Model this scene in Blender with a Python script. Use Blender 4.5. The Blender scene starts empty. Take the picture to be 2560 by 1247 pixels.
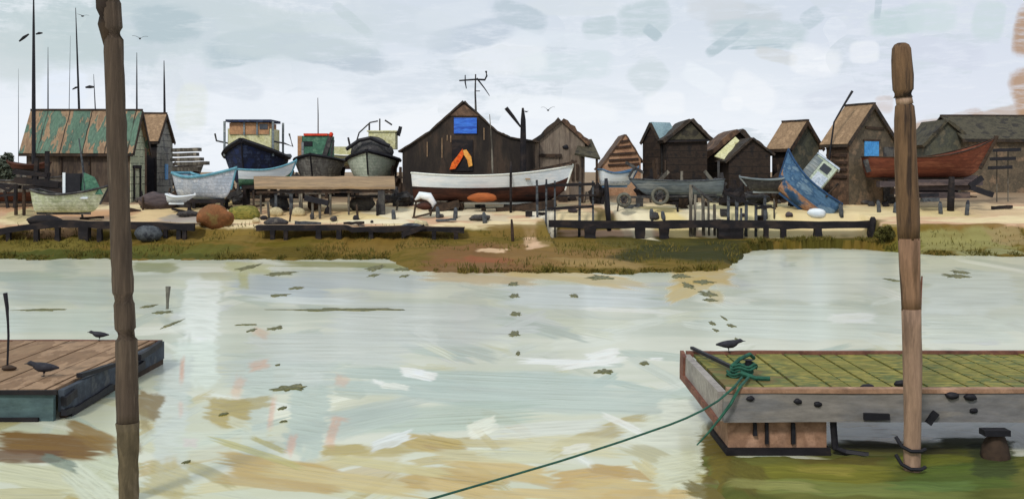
import bpy, math, random
import numpy as np
from mathutils import Vector, Matrix, noise as mnoise
random.seed(7)
rng = np.random.default_rng(11)
F, H, YH = 2745.0, 4.07, 430.0          # focal length in picture units, eye height, horizon row
S = bpy.context.scene
COL = S.collection

def P(px, py, Y): return Vector(((px-1280)/F*Y, Y, H-(py-YH)/F*Y))
def lin1(c):
    c /= 255.0
    return c/12.92 if c <= .04045 else ((c+.055)/1.055)**2.4
def lin(c, k=1.0): return tuple(min(.9, lin1(v)*k) for v in c)

# ------------------------------------------------------------------ ground shape
def sm(a, b, x): 
    t = np.clip((np.asarray(x, float)-a)/(b-a), 0, 1); return t*t*(3-2*t)
def vn(x, y, seed=0):                   # value noise 0..1
    x = np.asarray(x, float); y = np.asarray(y, float)
    xi = np.floor(x).astype(np.int64); yi = np.floor(y).astype(np.int64)
    fx = x-xi; fy = y-yi; fx = fx*fx*(3-2*fx); fy = fy*fy*(3-2*fy)
    def h(a, b):
        n = (a*374761393 + b*668265263 + seed*1274126177) & 0xffffffff
        n = ((n ^ (n >> 13))*1274126177) & 0xffffffff
        return ((n ^ (n >> 16)) & 0xffff)/65535.0
    a = h(xi, yi); b = h(xi+1, yi); c = h(xi, yi+1); d = h(xi+1, yi+1)
    return (a*(1-fx)+b*fx)*(1-fy)+(c*(1-fx)+d*fx)*fy
def fbm(x, y, seed=0, o=4):
    r = 0; a = .5; 
    for i in range(o):
        r = r+a*vn(np.asarray(x)*2**i, np.asarray(y)*2**i, seed+i); a *= .5
    return r/(1-.5**o)
def edge(X):
    X = np.asarray(X, float)
    e = 51.3-6.8*sm(-6, -3.8, X)+14.0*sm(7.5, 14, X)-5.0*sm(18, 21, X)
    return e+2.2*(fbm(X*.5, X*0+3, 5)-.5)+.9*(fbm(X*2.1, X*0, 9)-.5)+.7*(fbm(X*6.5, X*0, 19, 3)-.5)
def gz(X, Y):
    X = np.asarray(X, float); Y = np.asarray(Y, float)
    d = Y-edge(X)
    s = .16-.095*sm(-6, -3.8, X)+.32*sm(8, 14, X)-.2*sm(18, 21, X)
    B = np.interp(Y, [50, 58, 62, 68, 80, 120, 500], [1.2, 1.35, 1.9, 2.4, 2.8, 3.0, 3.0])
    g = s*d+np.maximum(0, Y-56.0)*.42
    z = np.minimum(B, g)
    J = sm(.8, 2.2, X)*(1-sm(19.2, 20.2, X)); cap = np.maximum(.3+.012*(Y-44), .6+(Y-60)*1.1)
    z = np.minimum(z, cap+(1-J)*4)
    z = np.where(d < 0, np.maximum(-1.6, .14*d), np.maximum(z, 0))
    return z+.12*(fbm(X*1.1, Y*1.1, 21)-.5)*np.clip(d+.3, 0, 1)
def g1(X, Y): return float(gz(np.array([X]), np.array([Y]))[0])
def gat(px, py):                         # where the sight line through (px, py) meets the shore
    Y = np.arange(42, 140, .05); X = (px-1280)/F*Y
    row = YH+(H-np.maximum(gz(X, Y), 0))/Y*F
    i = np.argmax(row <= py)
    return float(X[i]), float(Y[i])
def G(px, py):
    x, y = gat(px, py); return Vector((x, y, g1(x, y)))
def on(px, Y):
    x = (px-1280)/F*Y; return Vector((x, Y, g1(x, Y)))

# ------------------------------------------------------------------ materials
def mat(name, cols, sc=1.6, st=(1, 1, 1), sharp=.2, rough=.8, bump=.25, lines=None, fine=.3, k=.9, spec=.3, bd=.02, bsc=9):
    m = bpy.data.materials.new(name); m.use_nodes = True
    nt = m.node_tree; N = nt.nodes; L = nt.links; b = N['Principled BSDF']
    b.inputs['Roughness'].default_value = rough; b.inputs['Specular IOR Level'].default_value = spec
    tc = N.new('ShaderNodeTexCoord'); mp = N.new('ShaderNodeMapping'); mp.inputs['Scale'].default_value = st
    mp.inputs['Location'].default_value = [random.uniform(0, 50) for _ in range(3)]
    L.new(tc.outputs['Object'], mp.inputs[0])
    n = N.new('ShaderNodeTexNoise'); n.inputs['Scale'].default_value = sc; n.inputs['Detail'].default_value = 5; n.inputs['Roughness'].default_value = .62
    L.new(mp.outputs[0], n.inputs[0])
    r = N.new('ShaderNodeValToRGB'); e = r.color_ramp.elements
    q = len(cols); e[0].color = (*lin(cols[0], k), 1); e[0].position = 0
    e[1].color = (*lin(cols[-1], k), 1); e[1].position = 1
    cuts = [.38+.24*(i+1)/q for i in range(q-1)] if q > 2 else [.55]
    for i in range(q-1):
        for p, c in ((cuts[i]-sharp*.3, cols[i]), (cuts[i]+sharp*.3, cols[i+1])):
            x = e.new(min(.99, max(.01, p))); x.color = (*lin(c, k), 1)
    L.new(n.outputs['Fac'], r.inputs[0])
    n2 = N.new('ShaderNodeTexNoise'); n2.inputs['Scale'].default_value = bsc; n2.inputs['Detail'].default_value = 6; n2.inputs['Roughness'].default_value = .7
    L.new(mp.outputs[0], n2.inputs[0])
    mr = N.new('ShaderNodeMapRange'); mr.inputs[1].default_value = .3; mr.inputs[2].default_value = .7
    mr.inputs[3].default_value = 1-fine; mr.inputs[4].default_value = 1+fine
    L.new(n2.outputs['Fac'], mr.inputs[0])
    mx = N.new('ShaderNodeVectorMath'); mx.operation = 'SCALE'
    L.new(r.outputs[0], mx.inputs[0]); L.new(mr.outputs[0], mx.inputs['Scale'])
    out = mx.outputs[0]
    if lines:
        ax, sp, wd, dc = lines
        sx = N.new('ShaderNodeSeparateXYZ'); L.new(tc.outputs['Object'], sx.inputs[0])
        nz = N.new('ShaderNodeTexNoise'); nz.inputs['Scale'].default_value = 1.3; L.new(tc.outputs['Object'], nz.inputs[0])
        a = N.new('ShaderNodeMath'); a.operation = 'MULTIPLY_ADD'; a.inputs[1].default_value = .12*sp; L.new(nz.outputs['Fac'], a.inputs[0]); L.new(sx.outputs['XYZ'.index(ax)], a.inputs[2])
        d = N.new('ShaderNodeMath'); d.operation = 'DIVIDE'; d.inputs[1].default_value = sp; L.new(a.outputs[0], d.inputs[0])
        fr = N.new('ShaderNodeMath'); fr.operation = 'FRACT'; L.new(d.outputs[0], fr.inputs[0])
        lt = N.new('ShaderNodeMath'); lt.operation = 'LESS_THAN'; lt.inputs[1].default_value = wd; L.new(fr.outputs[0], lt.inputs[0])
        g = N.new('ShaderNodeMath'); g.operation = 'MULTIPLY'; L.new(lt.outputs[0], g.inputs[0])
        m3 = N.new('ShaderNodeMapRange'); m3.inputs[1].default_value = .38; m3.inputs[2].default_value = .5; L.new(n.outputs['Fac'], m3.inputs[0]); L.new(m3.outputs[0], g.inputs[1])
        mm = N.new('ShaderNodeMix'); mm.data_type = 'RGBA'; L.new(g.outputs[0], mm.inputs[0]); L.new(out, mm.inputs[6]); mm.inputs[7].default_value = (*lin(dc, k), 1)
        out = mm.outputs[2]
    L.new(out, b.inputs['Base Color'])
    if bump:
        bp = N.new('ShaderNodeBump'); bp.inputs['Strength'].default_value = bump; bp.inputs['Distance'].default_value = bd
        L.new(n2.outputs['Fac'], bp.inputs['Height']); L.new(bp.outputs[0], b.inputs['Normal'])
    return m

TAN = (196, 152, 112)
M = {}
def D(key, *a, **k): M[key] = mat(key, *a, **k)
V = (1, 1, .22); HZ = (.25, .25, 1.2); RS = (1, .3, .3)
D('black_timber', [(24, 22, 27), (33, 29, 32), (52, 43, 40)], sc=2, st=(.5, .5, 1))
D('dark_timber', [(52, 40, 32), (72, 56, 44), (40, 34, 32)], sc=2, st=(.5, .5, .5))
D('grey_timber', [(112, 108, 98), (84, 78, 70), (140, 132, 118)], sc=2.2, st=V)
D('slate_timber', [(66, 70, 76), (88, 92, 96), (48, 50, 58)], sc=2.2)
D('tan_board', [(168, 140, 106), (150, 126, 98), (186, 152, 116)], sc=1.5, st=(.15, .6, 1))
D('pile_brown', [(100, 84, 70), (80, 66, 55), (116, 100, 86)], sc=2.6, st=(1.3, 1.3, .1), bump=.7, bd=.04, bsc=14)
D('pile_reflect_tone', [(106, 92, 70), (90, 78, 58), (122, 106, 84)], sc=2.4, st=(1.2, 1.2, .3), bump=.7, bd=.04)
D('pile_mid', [(110, 84, 62), (146, 112, 86), (84, 64, 48)], sc=2.6, st=(1.5, 1.5, .2), bump=.6, sharp=.3)
D('pile_dark', [(84, 62, 44), (118, 90, 64), (62, 47, 37)], sc=3, st=(1.6, 1.6, .14), bump=.7, bd=.04, bsc=14)
D('pile_bare', [(180, 150, 128), (160, 130, 108), (122, 98, 82)], sc=1.8, st=(1.5, 1.5, .25), bump=.6, sharp=.35)
D('roof_green', [(92, 120, 102), (100, 126, 108), (86, 110, 96), (160, 132, 104), (140, 114, 90)], sc=1.1, st=(1.3, .35, .35), sharp=.04, lines=('X', 1.35, .05, (52, 48, 40)))
D('wall_umber', [(92, 78, 66), (74, 62, 54), (112, 94, 76)], sc=1.5, st=V)
D('board_pale_green', [(190, 196, 164), (176, 184, 156), (204, 206, 176)], sc=1.4, lines=('Z', .42, .09, (60, 58, 50)))
D('board_grey', [(132, 132, 124), (150, 148, 138), (110, 110, 108)], sc=1.4, lines=('Z', .42, .1, (58, 52, 50)))
D('roof_tan', [(166, 136, 106), (150, 122, 94), (178, 146, 114)], sc=1.4)
D('roof_brown', [(104, 80, 62), (84, 64, 52), (128, 98, 74)], sc=1.6)
D('roof_dark', [(54, 46, 40), (70, 58, 48), (44, 40, 38)], sc=1.6)
D('roof_blue', [(150, 176, 182), (136, 162, 170)], sc=1.3)
D('roof_olive', [(66, 62, 50), (84, 78, 62), (52, 48, 42)], sc=1.2)
D('shed_black', [(42, 35, 32), (52, 44, 38), (72, 58, 48)], sc=.8, st=(1.2, 1, .35), sharp=.12, fine=.2, bump=.4)
D('gable_brown', [(118, 92, 74), (96, 76, 62), (136, 106, 84)], sc=1.2)
D('board_taupe', [(134, 120, 106), (120, 106, 94), (150, 132, 114)], sc=1.3, st=V, lines=('X', .62, .07, (72, 62, 56)))
D('board_tan', [(196, 156, 124), (182, 140, 108), (170, 128, 100)], sc=1.3)
D('louvre_dark', [(64, 48, 40), (84, 62, 50)], sc=3)
D('board_darkbrown', [(44, 35, 30), (58, 46, 38), (36, 31, 30)], sc=1.3, lines=('Z', .45, .1, (26, 23, 22)))
D('hut_gable', [(112, 98, 80), (92, 82, 68), (134, 112, 90)], sc=1.0)
D('board_greengrey', [(88, 88, 74), (74, 76, 68), (104, 98, 82)], sc=1.2)
D('blue_vivid', [(48, 100, 205), (62, 118, 216), (40, 80, 175)], sc=2.4, st=HZ, rough=.5, k=1)
D('blue_sky', [(84, 160, 220), (70, 146, 212)], sc=2.2, rough=.5, k=1)
D('orange', [(226, 84, 28), (232, 110, 40), (196, 66, 22)], sc=2.5, k=1)
D('yellow', [(236, 170, 84), (226, 146, 60)], sc=3, k=1)
D('orange_dull', [(192, 110, 58), (172, 94, 48), (148, 84, 50)], sc=1.8, st=HZ)
D('rust', [(150, 96, 58), (128, 84, 50), (132, 108, 62)], sc=1.6, sharp=.3)
D('red', [(214, 66, 40), (196, 56, 36)], sc=3, k=1)
D('white', [(244, 248, 250), (232, 238, 242), (214, 224, 232)], sc=1.4, st=(.25, 1, 1.4), rough=.45, k=1, fine=.08, bump=.15, lines=('Z', .19, .1, (216, 222, 226)))
D('white_warm', [(236, 236, 226), (220, 224, 216)], sc=1.8, rough=.5, k=1, fine=.12)
D('antifoul', [(88, 52, 40), (70, 42, 34), (44, 30, 28)], sc=1.2, st=(.3, 1, 1.2), lines=('Z', .19, .1, (44, 28, 26)))
D('rust_red', [(128, 70, 50), (112, 60, 44), (138, 82, 60)], sc=1.3, st=(.25, 1, 1.3), lines=('Z', .19, .1, (84, 42, 30)))
D('navy', [(42, 54, 92), (38, 44, 66), (66, 76, 104)], sc=1.6, lines=('Z', .19, .1, (22, 28, 44)))
D('hull_blue', [(84, 118, 150), (62, 96, 132), (118, 144, 166)], sc=1.6, st=(.4, 1, 1.2), sharp=.1)
D('hull_patched', [(44, 76, 112), (72, 98, 128), (176, 134, 104), (150, 112, 90)], sc=1.3, st=(.4, 1, 1), sharp=.08)
D('hull_blue_deep', [(44, 76, 112), (36, 62, 96)], sc=1.6)
D('pale_yellow', [(214, 210, 156), (226, 222, 178), (200, 194, 140)], sc=1.6)
D('mint', [(194, 206, 186), (206, 214, 196), (178, 190, 172)], sc=1.4, lines=('Z', .19, .1, (140, 150, 134)))
D('pale_green', [(206, 214, 178), (220, 226, 200), (188, 196, 160)], sc=1.4, lines=('Z', .19, .1, (146, 152, 124)))
D('teal', [(86, 132, 108), (72, 114, 94), (106, 146, 120)], sc=1.8)
D('teal_blue', [(110, 166, 184), (94, 150, 172)], sc=1.8)
D('pale_blue', [(204, 212, 224), (186, 198, 214), (222, 228, 236)], sc=1.4, lines=('Z', .19, .1, (150, 158, 172)))
D('grey_hull', [(142, 140, 134), (118, 114, 110), (170, 168, 156)], sc=1.3, lines=('Z', .19, .1, (82, 80, 78)))
D('blue_grey', [(138, 146, 148), (120, 130, 136), (156, 160, 158)], sc=1.2, st=HZ, lines=('Z', .19, .1, (86, 92, 96)))
D('dark_grey', [(78, 76, 74), (62, 60, 62), (98, 96, 92)], sc=1.4)
D('mauve', [(96, 84, 84), (80, 70, 72), (116, 98, 92)], sc=1.6, st=HZ)
D('black', [(26, 25, 32), (36, 34, 40)], sc=3, rough=.6)
D('tyre', [(44, 42, 42), (58, 54, 50)], sc=4)
D('wheel_grey', [(112, 110, 98), (88, 84, 76)], sc=4)
D('glass', [(52, 54, 62), (70, 74, 84)], sc=3, rough=.15, spec=.6)
D('tan_pane', [(190, 144, 106), (170, 128, 98)], sc=2)
D('deck_tan', [(152, 122, 92), (140, 110, 82), (166, 134, 104), (128, 104, 80)], sc=.9, st=(1, .35, 1), fine=.2)
D('deck_olive', [(132, 122, 52), (108, 108, 46), (146, 134, 64), (88, 100, 54), (116, 100, 56)], sc=1.1, st=(.45, 1, 1), fine=.35, bump=.5, k=1)
D('pontoon_teal', [(88, 110, 108), (76, 96, 98), (104, 118, 106)], sc=1, st=(.4, 1, 1))
D('pontoon_slate', [(72, 80, 90), (60, 66, 76), (90, 92, 94)], sc=1.6)
D('pontoon_grey', [(134, 128, 122), (122, 120, 120), (148, 140, 130)], sc=1.2, st=(.3, 1, 1.2))
D('pontoon_pale', [(166, 158, 150), (150, 142, 136)], sc=1.4)
D('float_tan', [(172, 134, 108), (154, 118, 94), (188, 148, 122)], sc=1.6)
D('trim_red', [(128, 86, 70), (104, 66, 56)], sc=3)
D('rope_green', [(42, 92, 74), (34, 76, 62)], sc=6, k=1)
D('weed', [(112, 108, 56), (90, 90, 46), (136, 128, 78)], sc=5, rough=.5)
D('stone', [(78, 74, 72), (60, 56, 58), (98, 92, 84)], sc=3)
D('stone_pale', [(206, 192, 152), (190, 174, 136)], sc=3)
D('stone_black', [(40, 38, 44), (52, 48, 50)], sc=3)
D('gull', [(46, 46, 54), (60, 60, 66)], sc=8)
D('foliage', [(92, 100, 84), (76, 84, 70)], sc=3)
D('foliage_olive', [(74, 70, 26), (88, 84, 34)], sc=3)
D('grass', [(112, 100, 40), (88, 84, 28), (130, 112, 54)], sc=1.2)

# ------------------------------------------------------------------ mesh builder
class MB:
    def __init__(s, local=False): s.v = []; s.f = []; s.local = local
    def add(s, vs, fs):
        b = len(s.v); s.v += [Vector(v) for v in vs]; s.f += [tuple(b+i for i in f) for f in fs]; return s
    def box(s, c, d, R=None):
        c = Vector(c); x, y, z = [q/2 for q in d]
        vs = [Vector((i*x, j*y, k*z)) for i in (-1, 1) for j in (-1, 1) for k in (-1, 1)]
        if R: vs = [R @ v for v in vs]
        return s.add([c+v for v in vs], [(0, 1, 3, 2), (4, 6, 7, 5), (0, 4, 5, 1), (2, 3, 7, 6), (0, 2, 6, 4), (1, 5, 7, 3)])
    def loft(s, rings, caps=True):
        n = len(rings[0]); vs = [p for r in rings for p in r]; fs = []
        for i in range(len(rings)-1):
            for j in range(n): fs.append((i*n+j, i*n+(j+1) % n, (i+1)*n+(j+1) % n, (i+1)*n+j))
        if caps: fs += [tuple(range(n))[::-1], tuple(range((len(rings)-1)*n, len(rings)*n))]
        return s.add(vs, fs)
    def tube(s, pts, rs, n=8, wob=0):
        pts = [Vector(p) for p in pts]
        if not hasattr(rs, '__len__'): rs = [rs]*len(pts)
        rings = []
        for i, p in enumerate(pts):
            t = (pts[min(i+1, len(pts)-1)]-pts[max(i-1, 0)]).normalized()
            a = t.cross(Vector((0, 0, 1)))
            if a.length < .05: a = t.cross(Vector((0, 1, 0)))
            a.normalize(); b = t.cross(a)
            rings.append([p+(a*math.cos(2*math.pi*j/n)+b*math.sin(2*math.pi*j/n))*rs[i]*(1+wob*(random.random()-.5)) for j in range(n)])
        return s.loft(rings)
    def beam(s, p, q, w, h, seg=5, wob=.12):
        p = Vector(p); q = Vector(q); t = (q-p).normalized(); a = t.cross(Vector((0, 0, 1)))
        if a.length < .05: a = t.cross(Vector((0, 1, 0)))
        a.normalize(); b = a.cross(t); rings = []
        for i in range(seg+1):
            c = p.lerp(q, i/seg); k = 1+wob*(random.random()-.5); o = b*(wob*h*.5*(random.random()-.5))
            rings.append([c+o+a*x*w/2*k+b*y*h/2*k for x, y in ((-1, -1), (1, -1), (1, 1), (-1, 1))])
        return s.loft(rings)
    def prism(s, pts, d):
        d = Vector(d); n = len(pts); pts = [Vector(p) for p in pts]
        return s.add(pts+[p+d for p in pts], [tuple(range(n)), tuple(range(n, 2*n))[::-1]]+[(i, i+n, (i+1) % n+n, (i+1) % n) for i in range(n)])
    def slab(s, a, b, c, d, th):
        a, b, c, d = map(Vector, (a, b, c, d)); n = (b-a).cross(d-a).normalized()
        if n.z < 0: n = -n
        return s.prism([a, b, c, d], n*th)
    def blob(s, c, r, seed=0, amp=.3, nu=12, nv=8, flat=None):
        c = Vector(c); rings = []
        for i in range(nv+1):
            th = math.pi*(i+.02)/(nv+.04); ring = []
            for j in range(nu):
                ph = 2*math.pi*j/nu; d = Vector((math.sin(th)*math.cos(ph), math.sin(th)*math.sin(ph), -math.cos(th)))
                k = 1+amp*mnoise.noise(d*1.4+Vector((seed*7.1, seed*3.3, seed)))
                ring.append(c+Vector((d.x*r[0]*k, d.y*r[1]*k, d.z*r[2]*k)))
            rings.append(ring)
        return s.loft(rings)
    def ring(s, c, r, w, ax, n=24, m=8):    # torus about axis ax
        c = Vector(c); ax = Vector(ax).normalized(); u = ax.cross(Vector((0, 0, 1)))
        if u.length < .05: u = Vector((1, 0, 0))
        u.normalize(); v = ax.cross(u); rings = []
        for i in range(n):
            a = 2*math.pi*i/n; d = u*math.cos(a)+v*math.sin(a)
            rings.append([c+d*(r+w*math.cos(2*math.pi*j/m))+ax*w*1.2*math.sin(2*math.pi*j/m) for j in range(m)])
        b = len(s.v); vs = [p for q in rings for p in q]
        return s.add(vs, [(i*m+j, i*m+(j+1) % m, ((i+1) % n)*m+(j+1) % m, ((i+1) % n)*m+j) for i in range(n) for j in range(m)])
    def build(s, name, m, parent=None, smooth=False, label=None):
        if parent and not s.local:
            r = parent
            while r.parent: r = r.parent
            inv = r.matrix_basis.inverted(); vs = [inv @ v for v in s.v]; o_loc = None
        elif not parent and not s.local:
            lo = [min(v[i] for v in s.v) for i in range(3)]; hi = [max(v[i] for v in s.v) for i in range(3)]
            o_loc = Vector(((lo[0]+hi[0])/2, (lo[1]+hi[1])/2, lo[2])); vs = [v-o_loc for v in s.v]
        else: vs = s.v; o_loc = None
        me = bpy.data.meshes.new(name); me.from_pydata([tuple(v) for v in vs], [], s.f); me.update()
        import bmesh
        bm = bmesh.new(); bm.from_mesh(me); bmesh.ops.recalc_face_normals(bm, faces=bm.faces); bm.to_mesh(me); bm.free()
        if smooth:
            for p in me.polygons: p.use_smooth = True
        me.materials.append(M[m])
        o = bpy.data.objects.new(name, me); COL.objects.link(o)
        if o_loc: o.location = o_loc
        if parent: o.parent = parent
        if label: o['label'] = label
        return o
def thing(name, label, cat, loc, rot=(0, 0, 0), group=None):
    o = bpy.data.objects.new(name, None); COL.objects.link(o); o.empty_display_size = .2
    o.location = loc; o.rotation_euler = rot; o['label'] = label; o['category'] = cat
    o.matrix_basis = Matrix.LocRotScale(Vector(loc), __import__('mathutils').Euler(rot), None)
    if group: o['group'] = group
    return o
def tag(o, label, cat, group=None):
    o['label'] = label; o['category'] = cat
    if group: o['group'] = group
    return o
def dup(o, loc, rot=None, scale=None, label=None):
    c = o.copy(); COL.objects.link(c); c.location = loc
    if rot: c.rotation_euler = rot
    if scale: c.scale = scale
    if label: c['label'] = label
    for ch in list(o.children):
        d = ch.copy(); COL.objects.link(d); d.parent = c
    return c

# ------------------------------------------------------------------ brush marks as pigment on water and shore
def dab(X, Y, col, matte, ridge, st, jac):
    px, py, hw, hh, tilt, c, al = st[:7]
    mt = st[7] if len(st) > 7 else 0
    cx, cy, mx, my = jac(px, py)
    u = (1280+X/np.maximum(Y, 5)*F-px) if jac is wjac else (X-cx)*mx; v = (Y-cy)*my
    box = (np.abs(u) < (hw+hh)*1.5) & (np.abs(v) < (hw+hh)*1.5)
    if not box.any(): return
    u = u[box]; v = v[box]; t = math.radians(tilt)
    a = (u*math.cos(t)+v*math.sin(t))/hw; b = (-u*math.sin(t)+v*math.cos(t))/hh
    sd = int(abs(px*3+py*7)) % 9999
    br = fbm(b*max(3, hh/4.5)+50, a*1.2+50, sd, 3)             # bristle streaks
    wob = .6*(fbm(a*2+9, b*2+9, sd+5, 4)-.5)
    d = np.maximum(np.abs(a)+.55*(br-.5)+wob*.6, np.abs(b)+wob+.12*np.abs(a)**2)
    msk = (1-sm(.72 if hw > 32 else .35, 1.0, d))*al*np.clip(.7+.65*br, 0, 1)
    lc = np.array(lin(c))*(.86+.28*br)[:, None]
    if jac is wjac: lc = depig(lc, mt)
    idx = np.nonzero(box)
    col[idx] = col[idx]*(1-msk)[:, None]+lc*msk[:, None]
    matte[idx] = matte[idx]*(1-msk)+mt*msk
    ridge[idx] = ridge[idx]*(1-msk)+br*msk
def depig(l, mt):                        # pigment under a reflecting surface
    return np.clip((l-.08*(1-mt))/(.88-.06*(1-mt))*(.86+.1*mt)*np.array([1.04, 1.005, .9]), .025, .88)
def sheet(name, xs, ys, zf, base, strokes, jac, m):
    X, Y = np.meshgrid(xs, ys); Z = zf(X, Y)
    col, matte = base(X, Y, Z); ridge = .5+.25*(fbm(X*.4, Y*.9, 77, 2)-.5)
    for st in strokes: dab(X, Y, col, matte, ridge, st, jac)
    ny, nx = X.shape
    co = np.stack([X, Y, Z], -1).reshape(-1, 3).astype(np.float32)
    i = np.arange(nx*ny).reshape(ny, nx)
    fc = np.stack([i[:-1, :-1], i[:-1, 1:], i[1:, 1:], i[1:, :-1]], -1).reshape(-1, 4)
    me = bpy.data.meshes.new(name); me.vertices.add(len(co)); me.vertices.foreach_set('co', co.ravel())
    me.loops.add(fc.size); me.loops.foreach_set('vertex_index', fc.ravel().astype(np.int32))
    me.polygons.add(len(fc)); me.polygons.foreach_set('loop_start', np.arange(0, fc.size, 4, dtype=np.int32))
    me.update(calc_edges=True)
    me.polygons.foreach_set('use_smooth', np.ones(len(fc), bool))
    at = me.color_attributes.new('pigment', 'FLOAT_COLOR', 'POINT')
    at.data.foreach_set('color', np.concatenate([col, matte[..., None]], -1).reshape(-1, 4).astype(np.float32).ravel())
    a2 = me.attributes.new('ridge', 'FLOAT', 'POINT'); a2.data.foreach_set('value', ridge.ravel().astype(np.float32))
    me.materials.append(m)
    o = bpy.data.objects.new(name, me); COL.objects.link(o); o['kind'] = 'structure'
    return o
def sheetmat(name, rough, spec_hi, ripple, ior=1.33, bd=.06):
    m = bpy.data.materials.new(name); m.use_nodes = True; nt = m.node_tree; N = nt.nodes; L = nt.links; b = N['Principled BSDF']
    a = N.new('ShaderNodeAttribute'); a.attribute_name = 'pigment'
    L.new(a.outputs['Color'], b.inputs['Base Color'])
    mr = N.new('ShaderNodeMapRange'); mr.inputs[3].default_value = spec_hi; mr.inputs[4].default_value = .06
    L.new(a.outputs['Alpha'], mr.inputs[0]); L.new(mr.outputs[0], b.inputs['Specular IOR Level'])
    m2 = N.new('ShaderNodeMapRange'); m2.inputs[3].default_value = rough; m2.inputs[4].default_value = .8
    L.new(a.outputs['Alpha'], m2.inputs[0]); L.new(m2.outputs[0], b.inputs['Roughness'])
    b.inputs['IOR'].default_value = ior
    r = N.new('ShaderNodeAttribute'); r.attribute_name = 'ridge'
    tc = N.new('ShaderNodeTexCoord'); mp = N.new('ShaderNodeMapping'); mp.inputs['Scale'].default_value = ripple
    L.new(tc.outputs['Object'], mp.inputs[0]); n = N.new('ShaderNodeTexNoise'); n.inputs['Scale'].default_value = 1; n.inputs['Detail'].default_value = 5
    L.new(mp.outputs[0], n.inputs[0])
    ad = N.new('ShaderNodeMath'); ad.operation = 'MULTIPLY_ADD'; ad.inputs[1].default_value = 2.2; L.new(r.outputs['Fac'], ad.inputs[0]); L.new(n.outputs['Fac'], ad.inputs[2])
    bp = N.new('ShaderNodeBump'); bp.inputs['Strength'].default_value = .35; bp.inputs['Distance'].default_value = bd
    L.new(ad.outputs[0], bp.inputs['Height']); L.new(bp.outputs[0], b.inputs['Normal'])
    return m

# water ------------------------------------------------------------
def wjac(px, py):
    Y = F*H/(py-YH); return (px-1280)/F*Y, Y, F/Y, -F*H/Y**2
OL = (118, 112, 48); OC = (190, 164, 104); OK = (204, 192, 146); SAL = (226, 158, 120); GR = (180, 194, 190); BL = (196, 206, 214); WH = (246, 248, 248); PG = (214, 220, 204); DG = (82, 88, 34)
def wbase(X, Y, Z):
    px = 1280+X/np.maximum(Y, 5)*F; r = F*H/np.maximum(Y, 5)+YH
    n = fbm(X*.16, Y*.5, 3); n2 = fbm(X*.5, Y*2.2, 13)
    A = np.array(lin((222, 225, 214))); B = np.array(lin((204, 210, 200))); C = np.array(lin((206, 208, 182)))
    t = sm(.4, .62, n*.7+n2*.3)[..., None]; c = A*(1-t)+B*t
    w = (sm(30, 12, Y)*sm(.3, .6, n2*.5+n*.5))[..., None]*.75; c = c*(1-w)+C*w
    c = c*(.93+.14*n2)[..., None]
    return depig(c, 0), np.zeros_like(X)
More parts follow.
